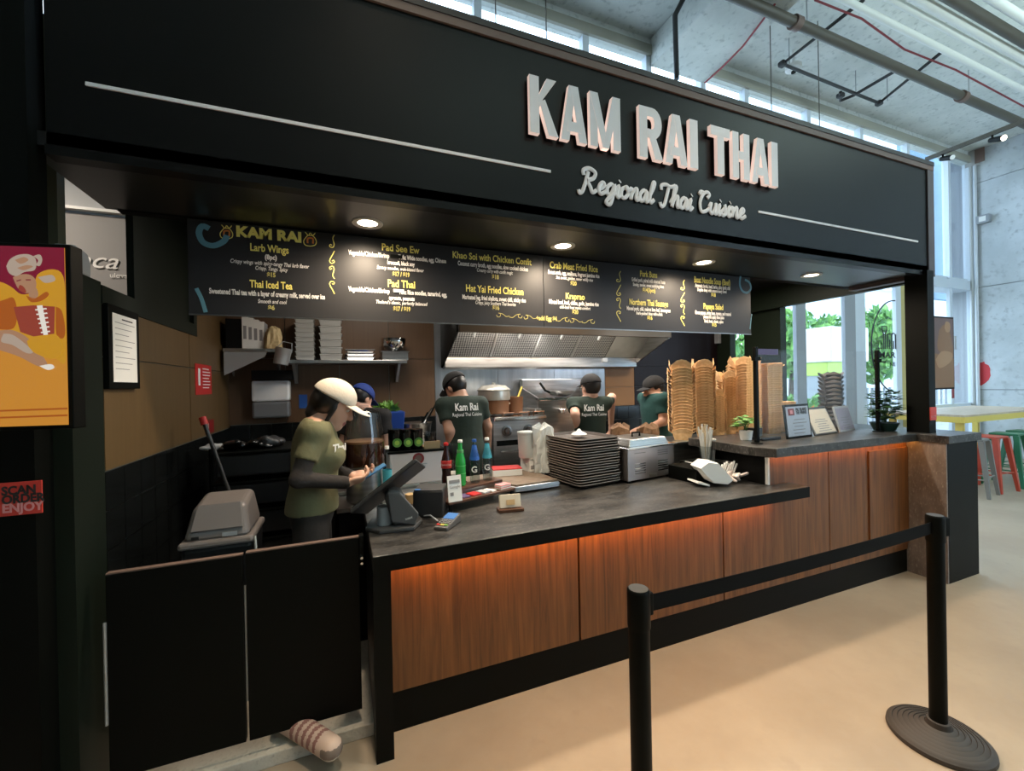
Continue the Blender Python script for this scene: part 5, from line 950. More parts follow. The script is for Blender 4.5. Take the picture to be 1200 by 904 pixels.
# ================================================================ THE KITCHEN
# hood
xh0, xh1, yh0, yh1 = 1.0, 3.45, 3.80, YB-.016
zf = 2.14
hd = thing('exhaust_hood', 'long stainless exhaust hood with mesh grease filters over the stoves', 'exhaust hood', (0, 0, 0))
B('front_rim', (xh0, xh1, yh0-.05, yh0, zf, zf+.14), M('rim_brown', (.16, .12, .085), .35, .9), hd, bevel=.003); B('front_skin', (xh0, xh1, yh0-.045, yh0-.03, zf+.14, 2.77), 'steel_dark', hd)
side = [(yh0, zf), (yh1, 1.84), (yh1, 2.77), (yh0, 2.77)]
for x, m_ in ((xh0-.02, 'black'), (xh1, 'steel')): MB().prism(side, (x, 0, 0), (0, 1, 0), (0, 0, 1), (.02, 0, 0)).build('side_panel', m_, hd)
MB().prism([(yh1-.10, 1.965), (yh1-.12, 1.84), (yh1, 1.82), (yh1, 1.99)], (xh0, 0, 0), (0, 1, 0), (0, 0, 1), (xh1-xh0, 0, 0)).build('grease_gutter', 'steel', hd, bevel=.004)
B('top_panel', (xh0, xh1, yh0-.03, yh1, 2.68, 2.70), 'steel_dark', hd)
def filt_mat():
    m = bpy.data.materials.new('filter_mesh'); m.use_nodes = True; nt = m.node_tree; b = nt.nodes['Principled BSDF']; L = nt.links.new
    tc = nt.nodes.new('ShaderNodeTexCoord'); mp = nt.nodes.new('ShaderNodeMapping'); mp.inputs['Rotation'].default_value = (0, 0, R_(45)); ck = nt.nodes.new('ShaderNodeTexChecker'); ck.inputs['Scale'].default_value = 56
    ck.inputs[1].default_value = (.55, .54, .52, 1); ck.inputs[2].default_value = (.10, .10, .10, 1)
    L(tc.outputs['Object'], mp.inputs[0]); L(mp.outputs[0], ck.inputs[0]); L(ck.outputs[0], b.inputs['Base Color']); b.inputs['Metallic'].default_value = .6; b.inputs['Roughness'].default_value = .35
    MATS['filter_mesh'] = m
filt_mat()
fl0, fl1 = (yh1-.11, 1.965), (3.92, 2.40); L_ = math.hypot(fl0[0]-fl1[0], fl0[1]-fl1[1]); ang = math.atan2(fl1[1]-fl0[1], fl0[0]-fl1[0])
xf = [xh0+.01, 1.50, 2.0, 2.5, 2.98]
for a, b_ in zip(xf[:-1], xf[1:]):
    o = B('filter', (a+.012-(a+b_)/2, b_-.012-(a+b_)/2, -L_/2, L_/2, -.012, .012), 'filter_mesh', hd); o.location = ((a+b_)/2, (fl0[0]+fl1[0])/2, (fl0[1]+fl1[1])/2); o.rotation_euler = (-ang, 0, 0)
    o2 = B('filter_handle', (-.008, .008, -.09, .09, -.035, -.012), 'white_gloss', hd); o2.location = ((a+b_)/2, (fl0[0]+fl1[0])/2-.05, (fl0[1]+fl1[1])/2+.04); o2.rotation_euler = (-ang, 0, 0)
    o3 = B('filter_frame', (b_-.012, b_+.012, -L_/2, L_/2, -.02, .012), 'steel', hd); o3.location = (0, (fl0[0]+fl1[0])/2, (fl0[1]+fl1[1])/2); o3.rotation_euler = (-ang, 0, 0)
o = B('blank_panel', (2.99, xh1, -L_/2, L_/2, -.012, .012), 'steel', hd); o.location = (0, (fl0[0]+fl1[0])/2, (fl0[1]+fl1[1])/2); o.rotation_euler = (-ang, 0, 0)
for x in (1.45, 2.45): MB().lathe([(.06, 0), (.06, .05), (.04, .06)], (x, 4.02, 2.32), 16).build('lamp', 'hood_lamp', hd, smooth=True)
light('hood_light', 'AREA', (1.9, 3.93, 2.28), 25, (1, .96, .9), rot=(R_(-12), 0, 0), shape='RECTANGLE', size=1.9, size_y=.12)
B('pull_box', (2.94, 3.0, yh1-.14, yh1-.11, 1.90, 1.945), 'white_gloss', hd)
# range
zr_ = zof(600, 489, 3.80); xr0 = AY(578, 490, 3.78)[0]; xr1 = AY(636, 490, 3.78)[0]
rg = thing('gas_range', 'stainless gas range with round control knobs and open burners', 'stove', (0, 3.78, 0)); B('body', (xr0, xr1, 0, .68, .12, zr_-.03), 'steel', rg, bevel=.004); B('top_rail', (xr0-.01, xr1+.02, -.05, .68, zr_-.03, zr_+.01), 'chrome', rg, bevel=.008)
for k in range(3): MB().tube([(xr0+.09+k*.16, -.03, zr_+.01), (xr0+.09+k*.16, -.03, zr_+.045), (xr0+.20+k*.16, -.03, zr_+.045), (xr0+.20+k*.16, -.03, zr_+.01)], .007, 6).build('burner_grate', 'pot_brown', rg)
zk = zof(598, 505, 3.78)
for px in (594, 619):
    x = AY(px, 505, 3.78)[0]; kn = MB().lathe([(.052, 0), (.052, .008), (.034, .012), (.030, .045), (.001, .046)], (0, 0, 0), 24).build('knob', 'steel_dark', rg, smooth=True); kn.location = (x, 0, zk); kn.rotation_euler = (R_(90), 0, 0); MB().obox((0, 0, .05), (.012, .055, .012)).build('grip', 'chrome', kn)
B('oven_slot', (xr0+.03, xr1-.02, -.004, 0, zk-.14, zk-.09), 'black', rg); B('handle_bar', (xr0+.05, xr1-.04, -.05, -.03, zk-.20, zk-.18), 'chrome', rg)
for x in (xr0+.05, xr1-.05):
    for y in (.05, .62): MB().cyl((x, y, .06), (x, y, .12), .02, n=10).build('leg', 'steel_dark', rg)
c = AY(579, 480, 4.05); h_ = zof(579, 451, 4.05)-zr_-.02
sp = thing('steamer_pot', 'large pale aluminium steamer pot with domed lid on the range', 'pot', (c[0], 4.05, zr_+.02)); MB().lathe([(.12, 0), (.15, .01), (.155, h_*.48), (.165, h_*.5)], (0, 0, 0), 28).build('lower_pot', 'pot_brown', sp, smooth=True); MB().lathe([(.165, h_*.48), (.168, h_*.52), (.16, h_*.78), (.168, h_*.8)], (0, 0, 0), 28).build('steamer_tier', 'pot_alu', sp, smooth=True); MB().lathe([(.168, h_*.79), (.17, h_*.83), (.12, h_*.97), (.02, h_), (.02, h_+.02), (.001, h_+.021)], (0, 0, 0), 28).build('lid', 'pot_alu', sp, smooth=True)
for s in (-1, 1): MB().tube([(s*.155, -.03, h_*.35), (s*.20, -.02, h_*.36), (s*.20, .02, h_*.36), (s*.155, .03, h_*.35)], .008, 6).build('handle', 'pot_alu', sp)
c = AY(606, 478, 4.0); sp2 = thing('stock_pot', 'dark brown stock pot with a ladle on the range', 'pot', (c[0], 4.08, zr_+.02)); MB().lathe([(.085, 0), (.09, .005), (.095, .165), (.10, .17), (.088, .165), (.085, .15)], (0, 0, 0), 24).build('body', 'pot_brown', sp2, smooth=True); MB().tube([(.02, 0, .1), (.10, .02, .27)], .010, 8).build('ladle_handle', 'yellow', sp2)
c = AY(626, 478, 4.1); pn = thing('sheet_pan', 'small steel pan lying at the right end of the range', 'pan', (c[0], 4.1, zr_+.02), .3); MB().hexa([(-.09, -.12, 0), (.09, -.12, 0), (.09, .12, 0), (-.09, .12, 0)], [(-.105, -.135, .04), (.105, -.135, .04), (.105, .135, .04), (-.105, .135, .04)]).build('body', 'steel', pn, bevel=.006)
# wok station
xw0, xw1 = max(AY(626, 470, 3.98)[0], xr1+.04), AY(703, 470, 3.98)[0]; zw = zof(650, 466, 3.98)
wk = thing('wok_station', 'stainless wok station with slanted sides and tall splash back', 'stove', (0, 3.98, 0))
B('body', (xw0+.03, xw1, 0, .46, .12, 1.05), 'steel', wk, bevel=.004); B('splash_back', (xw0, xw1+.05, .40, .48, 1.05, zof(650, 444, 4.4)), 'steel', wk, bevel=.01)
for x in (xw0, xw1-.02): MB().prism([(.0, 1.05), (.40, 1.05), (.40, 1.60), (.0, zw)], (x, 0, 0), (0, 1, 0), (0, 0, 1), (.02, 0, 0)).build('side_shield', 'steel', wk)
B('front_panel', (xw0, xw1, -.01, .0, .9, zw-.03), 'steel', wk, bevel=.004); B('front_ledge', (xw0, xw1, -.03, .05, zw-.03, zw), 'chrome', wk, bevel=.006)
for x in (xw0+.1, xw1-.08):
    for y in (.05, .4): MB().cyl((x, y, .06), (x, y, .12), .02, n=10).build('leg', 'steel_dark', wk)
c = AY(664, 466, 3.93); wo = thing('wok_pan', 'steel wok with long dark handle on the wok station ledge', 'wok', (c[0], 4.06, zw+.005), R_(10)); MB().lathe([(.05, 0), (.11, .02), (.16, .06), (.152, .058), (.10, .022), (.001, .01)], (0, 0, 0), 28).build('bowl', 'steel', wo, smooth=True); MB().tube([(-.15, 0, .05), (-.22, -.02, .07), (-.30, -.04, .15)], .012, 8).build('handle', 'black', wo)
c = AY(668, 480, 3.75); lg_ = thing('hanging_ladle', 'round shiny ladle in front of the wok station', 'ladle', (c[0], 3.911, c[2])); MB().lathe([(.001, -.055), (.035, -.045), (.055, -.005), (.052, -.005), (.03, -.04)], (0, 0, 0), 20).build('bowl', 'chrome', lg_, smooth=True); MB().tube([(.05, 0, 0), (.07, 0, .09)], .006, 6).build('handle', 'chrome', lg_)
# shelves on the back wall
sh1 = thing('wall_shelf', 'short steel wall shelf in the corner above the towel dispenser', 'shelf', (0, 4.2, 0)); z1_ = 2.0; B('board', (-.93, -.52, -.02, .284, z1_-.03, z1_), 'steel', sh1, bevel=.002)
for x in (-.92, -.55): MB().prism([(0, 0), (.28, 0), (.28, -.20)], (x, 0, z1_-.03), (0, 1, 0), (0, 0, 1), (.01, 0, 0)).build('bracket', 'galv', sh1)
MB().prism([(0, 0), (.32, 0), (.30, -.04), (0, -.20)], (-.925, -.015, z1_-.03), (1, 0, 0), (0, 0, 1), (0, .006, 0)).build('bracket', 'galv', sh1)
sh2 = thing('wall_shelf', 'long steel wall shelf with containers behind the white capped cashier', 'shelf', (0, 4.2, 0)); z2_ = 1.905; B('board', (-.50, .585, 0, .284, z2_-.03, z2_), 'steel', sh2, bevel=.002)
for x in (-.42, .50): MB().prism([(0, 0), (.28, 0), (.28, -.18), (.24, -.18)], (x, 0, z2_-.03), (0, 1, 0), (0, 0, 1), (.025, 0, 0)).build('bracket', 'galv', sh2)
def at_sh(px, Y=4.32): return AY(px, 410, Y)[0]
for k in range(4):
    x = at_sh(289+k*6.2, 4.3); hh = zof(300, 372+k*2, 4.3)-z1_; b = thing('ring_binder', ['pale binder at the left end of the corner shelf', 'second pale binder on the corner shelf', 'third pale binder on the corner shelf', 'pale binder next to the glove bag on the corner shelf'][k], 'binder', (x, 4.24, z1_), 0, 'binders on the corner shelf'); B('spine', (-.022, .022, 0, .02, 0, hh), 'paper', b, bevel=.002); B('cover', (-.024, .024, .02, .2, 0, hh), 'off_grey', b); B('label_strip', (-.012, .012, -.001, 0, hh*.3, hh*.7), 'ink_grey', b)
tag(B('dark_carton', (at_sh(268, 4.35), at_sh(287, 4.35), 4.25, 4.45, z1_, z1_+.26), 'black_matte', bevel=.004), 'black box in the corner of the upper shelf', 'box')
o = crumple('glove_bag', .07, .17, M('glove_cream', (.55, .42, .22), .6), 14, .6, .7); o.location = (-.56, 4.22, z1_); o.scale = (1, 1, 1.15); tag(o, 'crumpled cream and yellow bag at the end of the corner shelf', 'bag')
mg = thing('hanging_canister', 'tilted metal canister hanging off the corner shelf end', 'canister', (-.50, 4.15, 1.86)); mg.rotation_euler = (0, R_(12), 0); MB().lathe([(.055, 0), (.06, .004), (.065, .14), (.068, .145), (.06, .14)], (0, 0, 0), 24).build('body', 'galv', mg, smooth=True); MB().tube([(-.065, 0, .12), (-.02, 0, .2), (.05, 0, .2), (.065, 0, .12)], .004, 6).build('bail', 'galv', mg)
def tub_stack(px, top_py, n, w_, d_, lb, grp, rim):
    x = at_sh(px); zt_ = zof(px, top_py, 4.30); dz_ = (zt_-z2_)/n
    base = MB().hexa([(-w_*.43, -d_*.43, 0), (w_*.43, -d_*.43, 0), (w_*.43, d_*.43, 0), (-w_*.43, d_*.43, 0)], [(-w_*.47, -d_*.47, dz_*.82), (w_*.47, -d_*.47, dz_*.82), (w_*.47, d_*.47, dz_*.82), (-w_*.47, d_*.47, dz_*.82)]).build('deli_tub', M('tub_frost', (.42, .42, .40), .4), bevel=.004)
    for k in range(n):
        r = thing('deli_tub', lb, 'container', (x, 4.34, z2_+k*dz_), 0, grp); q = clone(base, (0, 0, 0), parent=r); q.name = 'tub_body'
        B('lid', (-w_/2, w_/2, -d_/2, d_/2, dz_*.80, dz_*.92), rim, r, bevel=.003)
    bpy.data.objects.remove(base)
M('lid_clear', (.60, .60, .58), .35); tub_stack(358, 374, 9, .165, .18, 'clear deli tub in the narrow stack on the long shelf', 'narrow deli tub stack', 'lid_clear'); tub_stack(388, 375, 6, .20, .2, 'clear deli tub in the wide stack on the long shelf', 'wide deli tub stack', 'lid_clear')
for k in range(3):
    x = at_sh(422); o = thing('foil_tray', ['lowest foil tray of the pile on the long shelf', 'middle foil tray of the pile on the long shelf', 'top foil tray of the pile on the long shelf'][k], 'tray', (x, 4.34, z2_+k*.035), 0, 'foil trays'); MB().hexa([(-.11, -.08, 0), (.11, -.08, 0), (.11, .08, 0), (-.11, .08, 0)], [(-.125, -.095, .03), (.125, -.095, .03), (.125, .095, .03), (-.125, .095, .03)]).build('pan', 'chrome', o, bevel=.004); B('rim', (-.132, .132, -.1, .1, .029, .033), 'galv', o)
x = at_sh(462); o = thing('steam_pan', 'rectangular steel pan under the steel bowl on the long shelf', 'pan', (x, 4.34, z2_)); B('body', (-.125, .125, -.09, .09, 0, .085), 'steel', o, bevel=.006); B('rim', (-.135, .135, -.1, .1, .08, .09), 'steel', o)
x = at_sh(462); o = thing('mixing_bowl', 'round steel bowl on top of the pan on the long shelf', 'bowl', (x, 4.34, z2_+.09)); MB().lathe([(.05, 0), (.09, .02), (.115, .065), (.12, .09), (.112, .088), (.08, .03), (.001, .015)], (0, 0, 0), 28).build('body', 'chrome', o, smooth=True); MB().lathe([(.118, .085), (.122, .095), (.118, .13), (.112, .13)], (0, 0, 0), 28, cap=False).build('second_rim', 'chrome', o, smooth=True)
t0 = AY(298, 490, YB-.02); t1 = AY(341, 446, YB-.02); td = thing('towel_dispenser', 'white paper towel dispenser with dark lower window on the back wall', 'towel dispenser', (t0[0], YB-.015, t0[2])); Wd, Hd = t1[0]-t0[0], t1[2]-t0[2]
B('case', (0, Wd, -.13, 0, Hd*.44, Hd), 'white_gloss', td, bevel=.02); B('window', (.003, Wd-.003, -.127, 0, 0, Hd*.44), M('smoke_plastic', (.16, .165, .17), .3), td, bevel=.02)
x0 = AY(312, 444, YB-.1)[0]; tg = tag(B('black_box', (x0-.1, x0+.22, YB-.2, YB-.02, t1[2]+.005, t1[2]+.09), 'black_matte', bevel=.005), 'black box sitting on top of the towel dispenser', 'box')
c = AY(356, 470, YB-.016); tag(B('blue_notice', (c[0]-.04, c[0]+.03, YB-.02, YB-.015, c[2]-.07, c[2]+.06), 'blue_label'), 'small blue notice on the back wall behind the cashier', 'notice')
# left side: stacked black tubs, broom, bin
xs0, xs1 = -.80, -.22; st_ = thing('storage_rack', 'dark rack of stacked black tubs behind the cashier', 'rack', (0, 3.25, 0))
for k in range(6): B('shelf_tub', (xs0+.02, xs1, 0, .42, .10+k*.195, .10+k*.195+.15), 'plastic_dark', st_, bevel=.015); B('tub_rim', (xs0+.005, xs1+.015, -.015, .435, .245+k*.195, .265+k*.195), 'black', st_, bevel=.005)
for x in (xs0, xs1): MB().cyl((x, .0, .06), (x, .0, 1.27), .012, n=8).cyl((x, .42, .06), (x, .42, 1.27), .012, n=8).build('upright', 'black', st_)
for k, (px, py, m_, sz, lb) in enumerate(((262, 506, 'off_grey', (.16, .10, .03), 'flattened grey cloth on the black rack'), (290, 502, 'black_gloss', (.22, .14, .05), 'crumpled black bin liner on the black rack'), (318, 508, 'plastic_dark', (.12, .12, .06), 'dark plastic container on the black rack'))):
    c = AY(px, py, 3.4); S = SDF((-.2, -.15, -.02), (.2, .15, .14), .01); rnd = random.Random(k+31)
    for q in range(8): S.ell((rnd.uniform(-.5, .5)*sz[0], rnd.uniform(-.5, .5)*sz[1], rnd.uniform(.3, .9)*sz[2]), (sz[0]*.35, sz[1]*.3, sz[2]*.5), Euler((0, rnd.uniform(-.4, .4), rnd.random()*3)).to_matrix(), k=.01)
    S.plane((0, 0, 0), (0, 0, -1)); o = S.build('rack_bundle', m_); o.location = (c[0], 3.4, 1.245); tag(o, lb, 'bundle')
bn = AY(255, 640, 2.60); xb0, xb1 = AY(208, 640, 2.5)[0], AY(298, 632, 2.5)[0]; zl = zof(255, 640, 2.5)
tb_ = thing('trash_bin', 'grey swing lid trash bin behind the black gate', 'trash bin', ((xb0+xb1)/2, 2.66, .06)); hw_ = (xb1-xb0)/2; zz = zl-.06
MB().hexa([(-hw_*.75, -.13, 0), (hw_*.75, -.13, 0), (hw_*.75, .13, 0), (-hw_*.75, .13, 0)], [(-hw_*.95, -.16, zz), (hw_*.95, -.16, zz), (hw_*.95, .16, zz), (-hw_*.95, .16, zz)]).build('body', 'plastic_dark', tb_, bevel=.02)
MB().hexa([(-hw_, -.18, zz), (hw_, -.18, zz), (hw_, .18, zz), (-hw_, .18, zz)], [(-hw_*.98, -.175, zz+.035), (hw_*.98, -.175, zz+.035), (hw_*.98, .175, zz+.035), (-hw_*.98, .175, zz+.035)]).build('lid_rim', 'plastic_grey', tb_, bevel=.012)
zd = zof(255, 590, 2.6)-zl
MB().hexa([(-hw_*.9, -.165, zz+.03), (hw_*.9, -.165, zz+.03), (hw_*.9, .165, zz+.03), (-hw_*.9, .165, zz+.03)], [(-hw_*.72, -.10, zz+.03+zd*.82), (hw_*.72, -.10, zz+.03+zd*.82), (hw_*.72, .13, zz+.03+zd), (-hw_*.72, .13, zz+.03+zd)]).build('lid_dome', 'plastic_grey', tb_, bevel=.03, seg=4)
MB().hexa([(-hw_*.70, -.150, zz+.03+zd*.25), (hw_*.70, -.150, zz+.03+zd*.25), (hw_*.60, -.095, zz+.03+zd*.84), (-hw_*.60, -.095, zz+.03+zd*.84)], [(-hw_*.69, -.158, zz+.03+zd*.27), (hw_*.69, -.158, zz+.03+zd*.27), (hw_*.58, -.098, zz+.036+zd*.85), (-hw_*.58, -.098, zz+.036+zd*.85)]).build('swing_flap', 'plastic_grey', tb_, bevel=.006)
B('lid_label', (hw_*.15, hw_*.55, -.170, -.168, zz+.045, zz+.065), 'off_grey', tb_); B('lid_emblem', (-hw_*.65, -hw_*.45, -.170, -.168, zz+.045, zz+.06), 'ink', tb_)
tag(MB().tube([(xb1+.0, 2.52, zl+.02), (xb1+.012, 2.49, zl-.1), (xb1-.03, 2.48, zl-.3)], .006, 6).build('liner_edge', 'bag_plastic', smooth=True), 'edge of a clear bin liner hanging from the trash bin', 'bin liner')
bt = AY(238, 492, 3.12); bb = AY(273, 590, 3.06)
bm_ = thing('broom', 'black handled broom with red grip leaning by the tiled wall', 'broom', (0, 0, 0)); d_ = Vector(bb)-Vector(bt); end = Vector(bb)+d_*.9; end.z = max(end.z, .1)
MB().tube([bt, end], .012, 10).build('handle', 'plastic_dark', bm_, smooth=True); MB().tube([Vector(bt)-d_*.03, Vector(bt)+d_*.06], .020, 10).build('grip', 'red', bm_, smooth=True); MB().obox((end.x, end.y, .13), (.06, .26, .06), (0, 0, .2)).build('head', 'plastic_dark', bm_); MB().obox((end.x, end.y, .085), (.05, .25, .05), (0, 0, .2)).build('bristles', 'off_grey', bm_)
# drinks table behind the register
tt = thing('drinks_table', 'dark drinks table behind the cash register', 'table', (0, 0, 0)); B('table_top', (-.10, .72, 3.14, 3.56, .90, .93), 'steel', tt, bevel=.003); B('cabinet_body', (-.08, .70, 3.17, 3.54, .06, .90), 'black_matte', tt)
dx = AY(427, 520, 3.0)[0]
tl = thing('low_table', 'dark low table under the tea dispenser', 'table', (0, 0, 0)); B('table_top', (-.05, .205, 2.79, 3.12, .88, .905), 'steel', tl); B('cabinet_body', (-.04, .20, 2.81, 3.10, .06, .88), 'black_matte', tl)
dz0 = .905; yD = 2.95; dx = AY(427, 520, yD)[0]; Rj = (AY(450, 520, yD)[0]-AY(403, 520, yD)[0])/2
zt_tea = zof(427, 516, yD); zb_tea = zof(427, 545, yD); zt_j = zof(427, 478, yD)
tdp = thing('tea_dispenser', 'big clear domed drink dispenser half full of dark thai tea', 'drink dispenser', (dx, yD, dz0))
q = lambda z: z-dz0
MB().lathe([(Rj*.85, 0), (Rj*.95, .01), (Rj*.9, q(zb_tea)-.02), (Rj*1.02, q(zb_tea))], (0, 0, 0), 32).build('stand', 'steel', tdp, smooth=True)
MB().lathe([(Rj*.97, q(zb_tea)+.002), (Rj*.985, q(zt_tea)-.012)], (0, 0, 0), 32).build('tea', 'tea', tdp, smooth=True); MB().lathe([(Rj*.985, q(zt_tea)-.012), (Rj*.985, q(zt_tea))], (0, 0, 0), 32).build('foam', 'foam', tdp, smooth=True)
MB().lathe([(Rj, q(zb_tea)), (Rj, q(zt_tea)+.02), (Rj*.97, q(zt_tea)+.06), (Rj*.80, q(zt_j)-.03), (Rj*.5, q(zt_j)-.004), (.02, q(zt_j))], (0, 0, 0), 32, cap=False).build('clear_jar', 'jar_glass', tdp, smooth=True)
MB().lathe([(.03, q(zt_j)), (.03, q(zt_j)+.015), (.001, q(zt_j)+.016)], (0, 0, 0), 16).build('lid_knob', 'plastic_clear', tdp, smooth=True)
c0_ = AY(457, 572, 3.16); c1_ = AY(520, 528, 3.16); wbx = thing('white_machine', 'white boxy drink sealing machine with round red emblem', 'machine', (c0_[0], 3.16, .93)); Wm, Hm = c1_[0]-c0_[0], c1_[2]-.93
B('case', (0, Wm, 0, .26, 0, Hm), M('white_pink', (.70, .62, .60), .4), wbx, bevel=.008); o = MB().lathe([(.042, 0), (.042, .003)], (0, 0, 0), 24).build('emblem', 'red_dark', wbx); o.location = (Wm*.52, -.001, Hm*.80); o.rotation_euler = (R_(90), 0, 0)
o = MB().lathe([(.026, .003), (.026, .005)], (0, 0, 0), 20).build('emblem_inner', 'copper', wbx); o.location = (Wm*.52, -.001, Hm*.80); o.rotation_euler = (R_(90), 0, 0)
for k in range(4): B('print_line', (Wm*.36, Wm*(.68-.03*k), -.002, 0, Hm*(.60-.07*k), Hm*(.60-.07*k)+.008), 'off_grey', wbx)
B('slot', (Wm*.25, Wm*.27, -.002, 0, Hm*.4, Hm*.52), 'black', wbx)
B('top_lid', (-.01, Wm+.01, -.01, .27, Hm, Hm+.015), 'black', wbx)
for k, px in enumerate((463, 476, 488)):
    c = AY(px, 525, 3.24); j = thing('spice_jar', ['black jar with green disc label, left of three on the white machine', 'black jar with green disc label, middle of three on the white machine', 'black jar with green disc label, right of three on the white machine'][k], 'jar', (c[0], 3.24, .93+Hm+.015), 0, 'jars on the white machine'); hj = zof(px, 503, 3.24)-.945-Hm
    MB().lathe([(.045, 0), (.048, .005), (.048, hj*.8), (.05, hj*.82), (.05, hj), (.001, hj)], (0, 0, 0), 22).build('body', 'black_gloss', j, smooth=True); o = MB().lathe([(.033, 0), (.033, .003)], (0, 0, 0), 20).build('label_disc', 'leaf', j); o.location = (.01, -.047, hj*.38); o.rotation_euler = (R_(90), 0, 0)
    o = MB().lathe([(.018, .003), (.018, .004)], (0, 0, 0), 16).build('label_mark', 'lime', j); o.location = (.01, -.047, hj*.38); o.rotation_euler = (R_(90), 0, 0)
c = AY(506, 526, 3.22); o = thing('wooden_tray', 'pale wooden tray on the right end of the white machine', 'tray', (c[0], 3.28, .93+Hm+.015)); B('base', (-.06, .06, -.08, .08, 0, .012), 'wood_light', o); B('front_lip', (-.06, .06, -.085, -.07, 0, .055), 'wood_light', o)
c = AY(503, 512, 3.3); cup_stack((c[0], 3.29, .93+Hm+.03), 3, .035, .045, .06, .02, 'cup_clear', 'clear deli cup on the wooden tray', 'cups on the wooden tray')
ct_ = thing('back_counter', 'dark steel counter along the back wall', 'counter', (0, 0, 0)); B('top', (-.15, .90, 4.06, YB-.02, 1.02, 1.05), 'steel_dark', ct_); B('body', (-.15, .90, 4.08, YB-.02, .06, 1.02), 'black_matte', ct_)
c = AY(455, 490, 4.05); bt_ = thing('produce_bin', 'blue plastic bin of green vegetables on the back counter', 'bin', (c[0], 4.22, 1.05)); hB = zof(455, 483, 4.1)-1.05; MB().hexa([(-.13, -.1, 0), (.13, -.1, 0), (.13, .1, 0), (-.13, .1, 0)], [(-.16, -.12, hB), (.16, -.12, hB), (.16, .12, hB), (-.16, .12, hB)]).build('bin_body', 'blue_plastic', bt_, bevel=.01); mb = MB(); leafball(mb, (0, 0, hB+.02), (.12, .08, .06), 120, .05, random.Random(8)); o = mb.build('greens', 'leaf', bt_, fix=False); o['kind'] = 'stuff'
c = AY(495, 500, 4.0); o = thing('utensil_pan', 'steel pan with utensils sticking out on the back counter', 'pan', (c[0]-.02, 4.24, 1.05)); hP = zof(495, 497, 4.1)-1.05; MB().lathe([(.10, 0), (.12, .01), (.15, hP), (.155, hP+.005), (.14, hP)], (0, 0, 0), 24).build('body', 'steel', o, smooth=True)
for k in range(3): MB().tube([(.02*k, 0, hP*.6), (.12+.04*k, 0, hP+.10+.04*k)], .009, 8).build('utensil_handle', ('black', 'chrome', 'black')[k], o)
c = AY(442, 520, 3.0); o = thing('spray_bottle', 'clear bottle with aqua label beside the tea dispenser', 'bottle', (AY(453, 545, 2.92)[0], 2.88, dz0)); hS = zof(453, 526, 2.9)-dz0; MB().lathe([(.026, 0), (.03, .005), (.03, hS*.65), (.016, hS*.85), (.012, hS)], (0, 0, 0), 20).build('body', 'glass_bottle', o, smooth=True); MB().lathe([(.0308, hS*.2), (.0308, hS*.6)], (0, 0, 0), 20, cap=False).build('label', 'aqua_label', o, smooth=True); MB().lathe([(.014, hS), (.014, hS+.02)], (0, 0, 0), 14).build('cap', 'white', o)
# bags and boxes on the prep table
c = AY(592, 545, 2.95); o = thing('red_lid_box', 'flat red topped carton behind the cutting station', 'box', (c[0], 2.99, .971), R_(-10)); B('carton', (-.09, .13, -.07, .07, 0, .045), 'white', o); B('lid', (-.09, .13, -.07, .07, .045, .052), 'red', o)
c = AY(627, 560, 3.0); o = thing('white_carton', 'white carton with printed side on the prep table', 'box', (c[0], 3.03, .971), R_(8)); B('carton', (-.07, .14, -.06, .08, 0, .10), 'white', o, bevel=.003); B('print_band', (-.06, .12, -.0615, -.06, .02, .05), 'ink_grey', o); B('top_flap', (-.075, .145, -.065, .085, .10, .106), 'paper', o)
for k, (px, w_, top, lb, yy) in enumerate(((617, .085, 506, 'translucent plastic tub on the white carton', 3.02), (637, .10, 497, 'crumpled white plastic bag draped beside the trays', 2.94))):
    x = AY(px, 530, yy)[0]; zt_ = zof(px, top, yy); z0 = 1.079 if k == 0 else .972; H = zt_-z0
    if k == 0: o = MB().lathe([(w_*.7, 0), (w_*.72, .004), (w_*.8, H*.9), (w_*.84, H*.92), (w_*.84, H), (w_*.5, H*1.03), (.001, H*1.03)], (0, 0, 0), 24).build('plastic_tub', 'bag_plastic', smooth=True)
    else: o = crumple('plastic_bag', .085, H, 'bag_plastic', 5, .9, .6)
    o.location = (x, yy, z0); tag(o, lb, 'bag' if k else 'tub')
# ---------------------------------------------------------------- table and stools in the hall
tbl = thing('bar_table', 'long pale wooden bar table with yellow metal frame by the concrete wall', 'table', (0, 0, 0)); tx0, tx1, ty0, ty1 = 8.66, 11.6, 3.36, 4.40; zt0 = 1.05
for k in range(4): B('top_plank', (tx0, tx1, ty0+k*.26+.002, ty0+(k+1)*.26-.002, zt0-.03, zt0), M('table_wood', (.55, .44, .33), .5, noise=(6, (.48, .38, .28), 4, (1, 6, 1), .4, .6)), tbl)
B('frame_rail', (tx0, tx1, ty0, ty0+.05, zt0-.12, zt0-.03), 'yellow', tbl); B('frame_rail', (tx0, tx0+.05, ty0+.051, ty1-.051, zt0-.12, zt0-.03), 'yellow', tbl); B('frame_rail', (tx0, tx1, ty1-.05, ty1, zt0-.12, zt0-.03), 'yellow', tbl); B('frame_rail', (tx1-.05, tx1, ty0+.051, ty1-.051, zt0-.12, zt0-.03), 'yellow', tbl)
for x in (tx0+.06, tx1-.14):
    for y in (ty0+.055, ty1-.135): B('leg', (x, x+.08, y, y+.08, 0, zt0-.03), 'yellow', tbl)
B('foot_rail', (tx0+.1, tx1-.1, ty0+.50, ty0+.55, .20, .25), 'yellow', tbl)
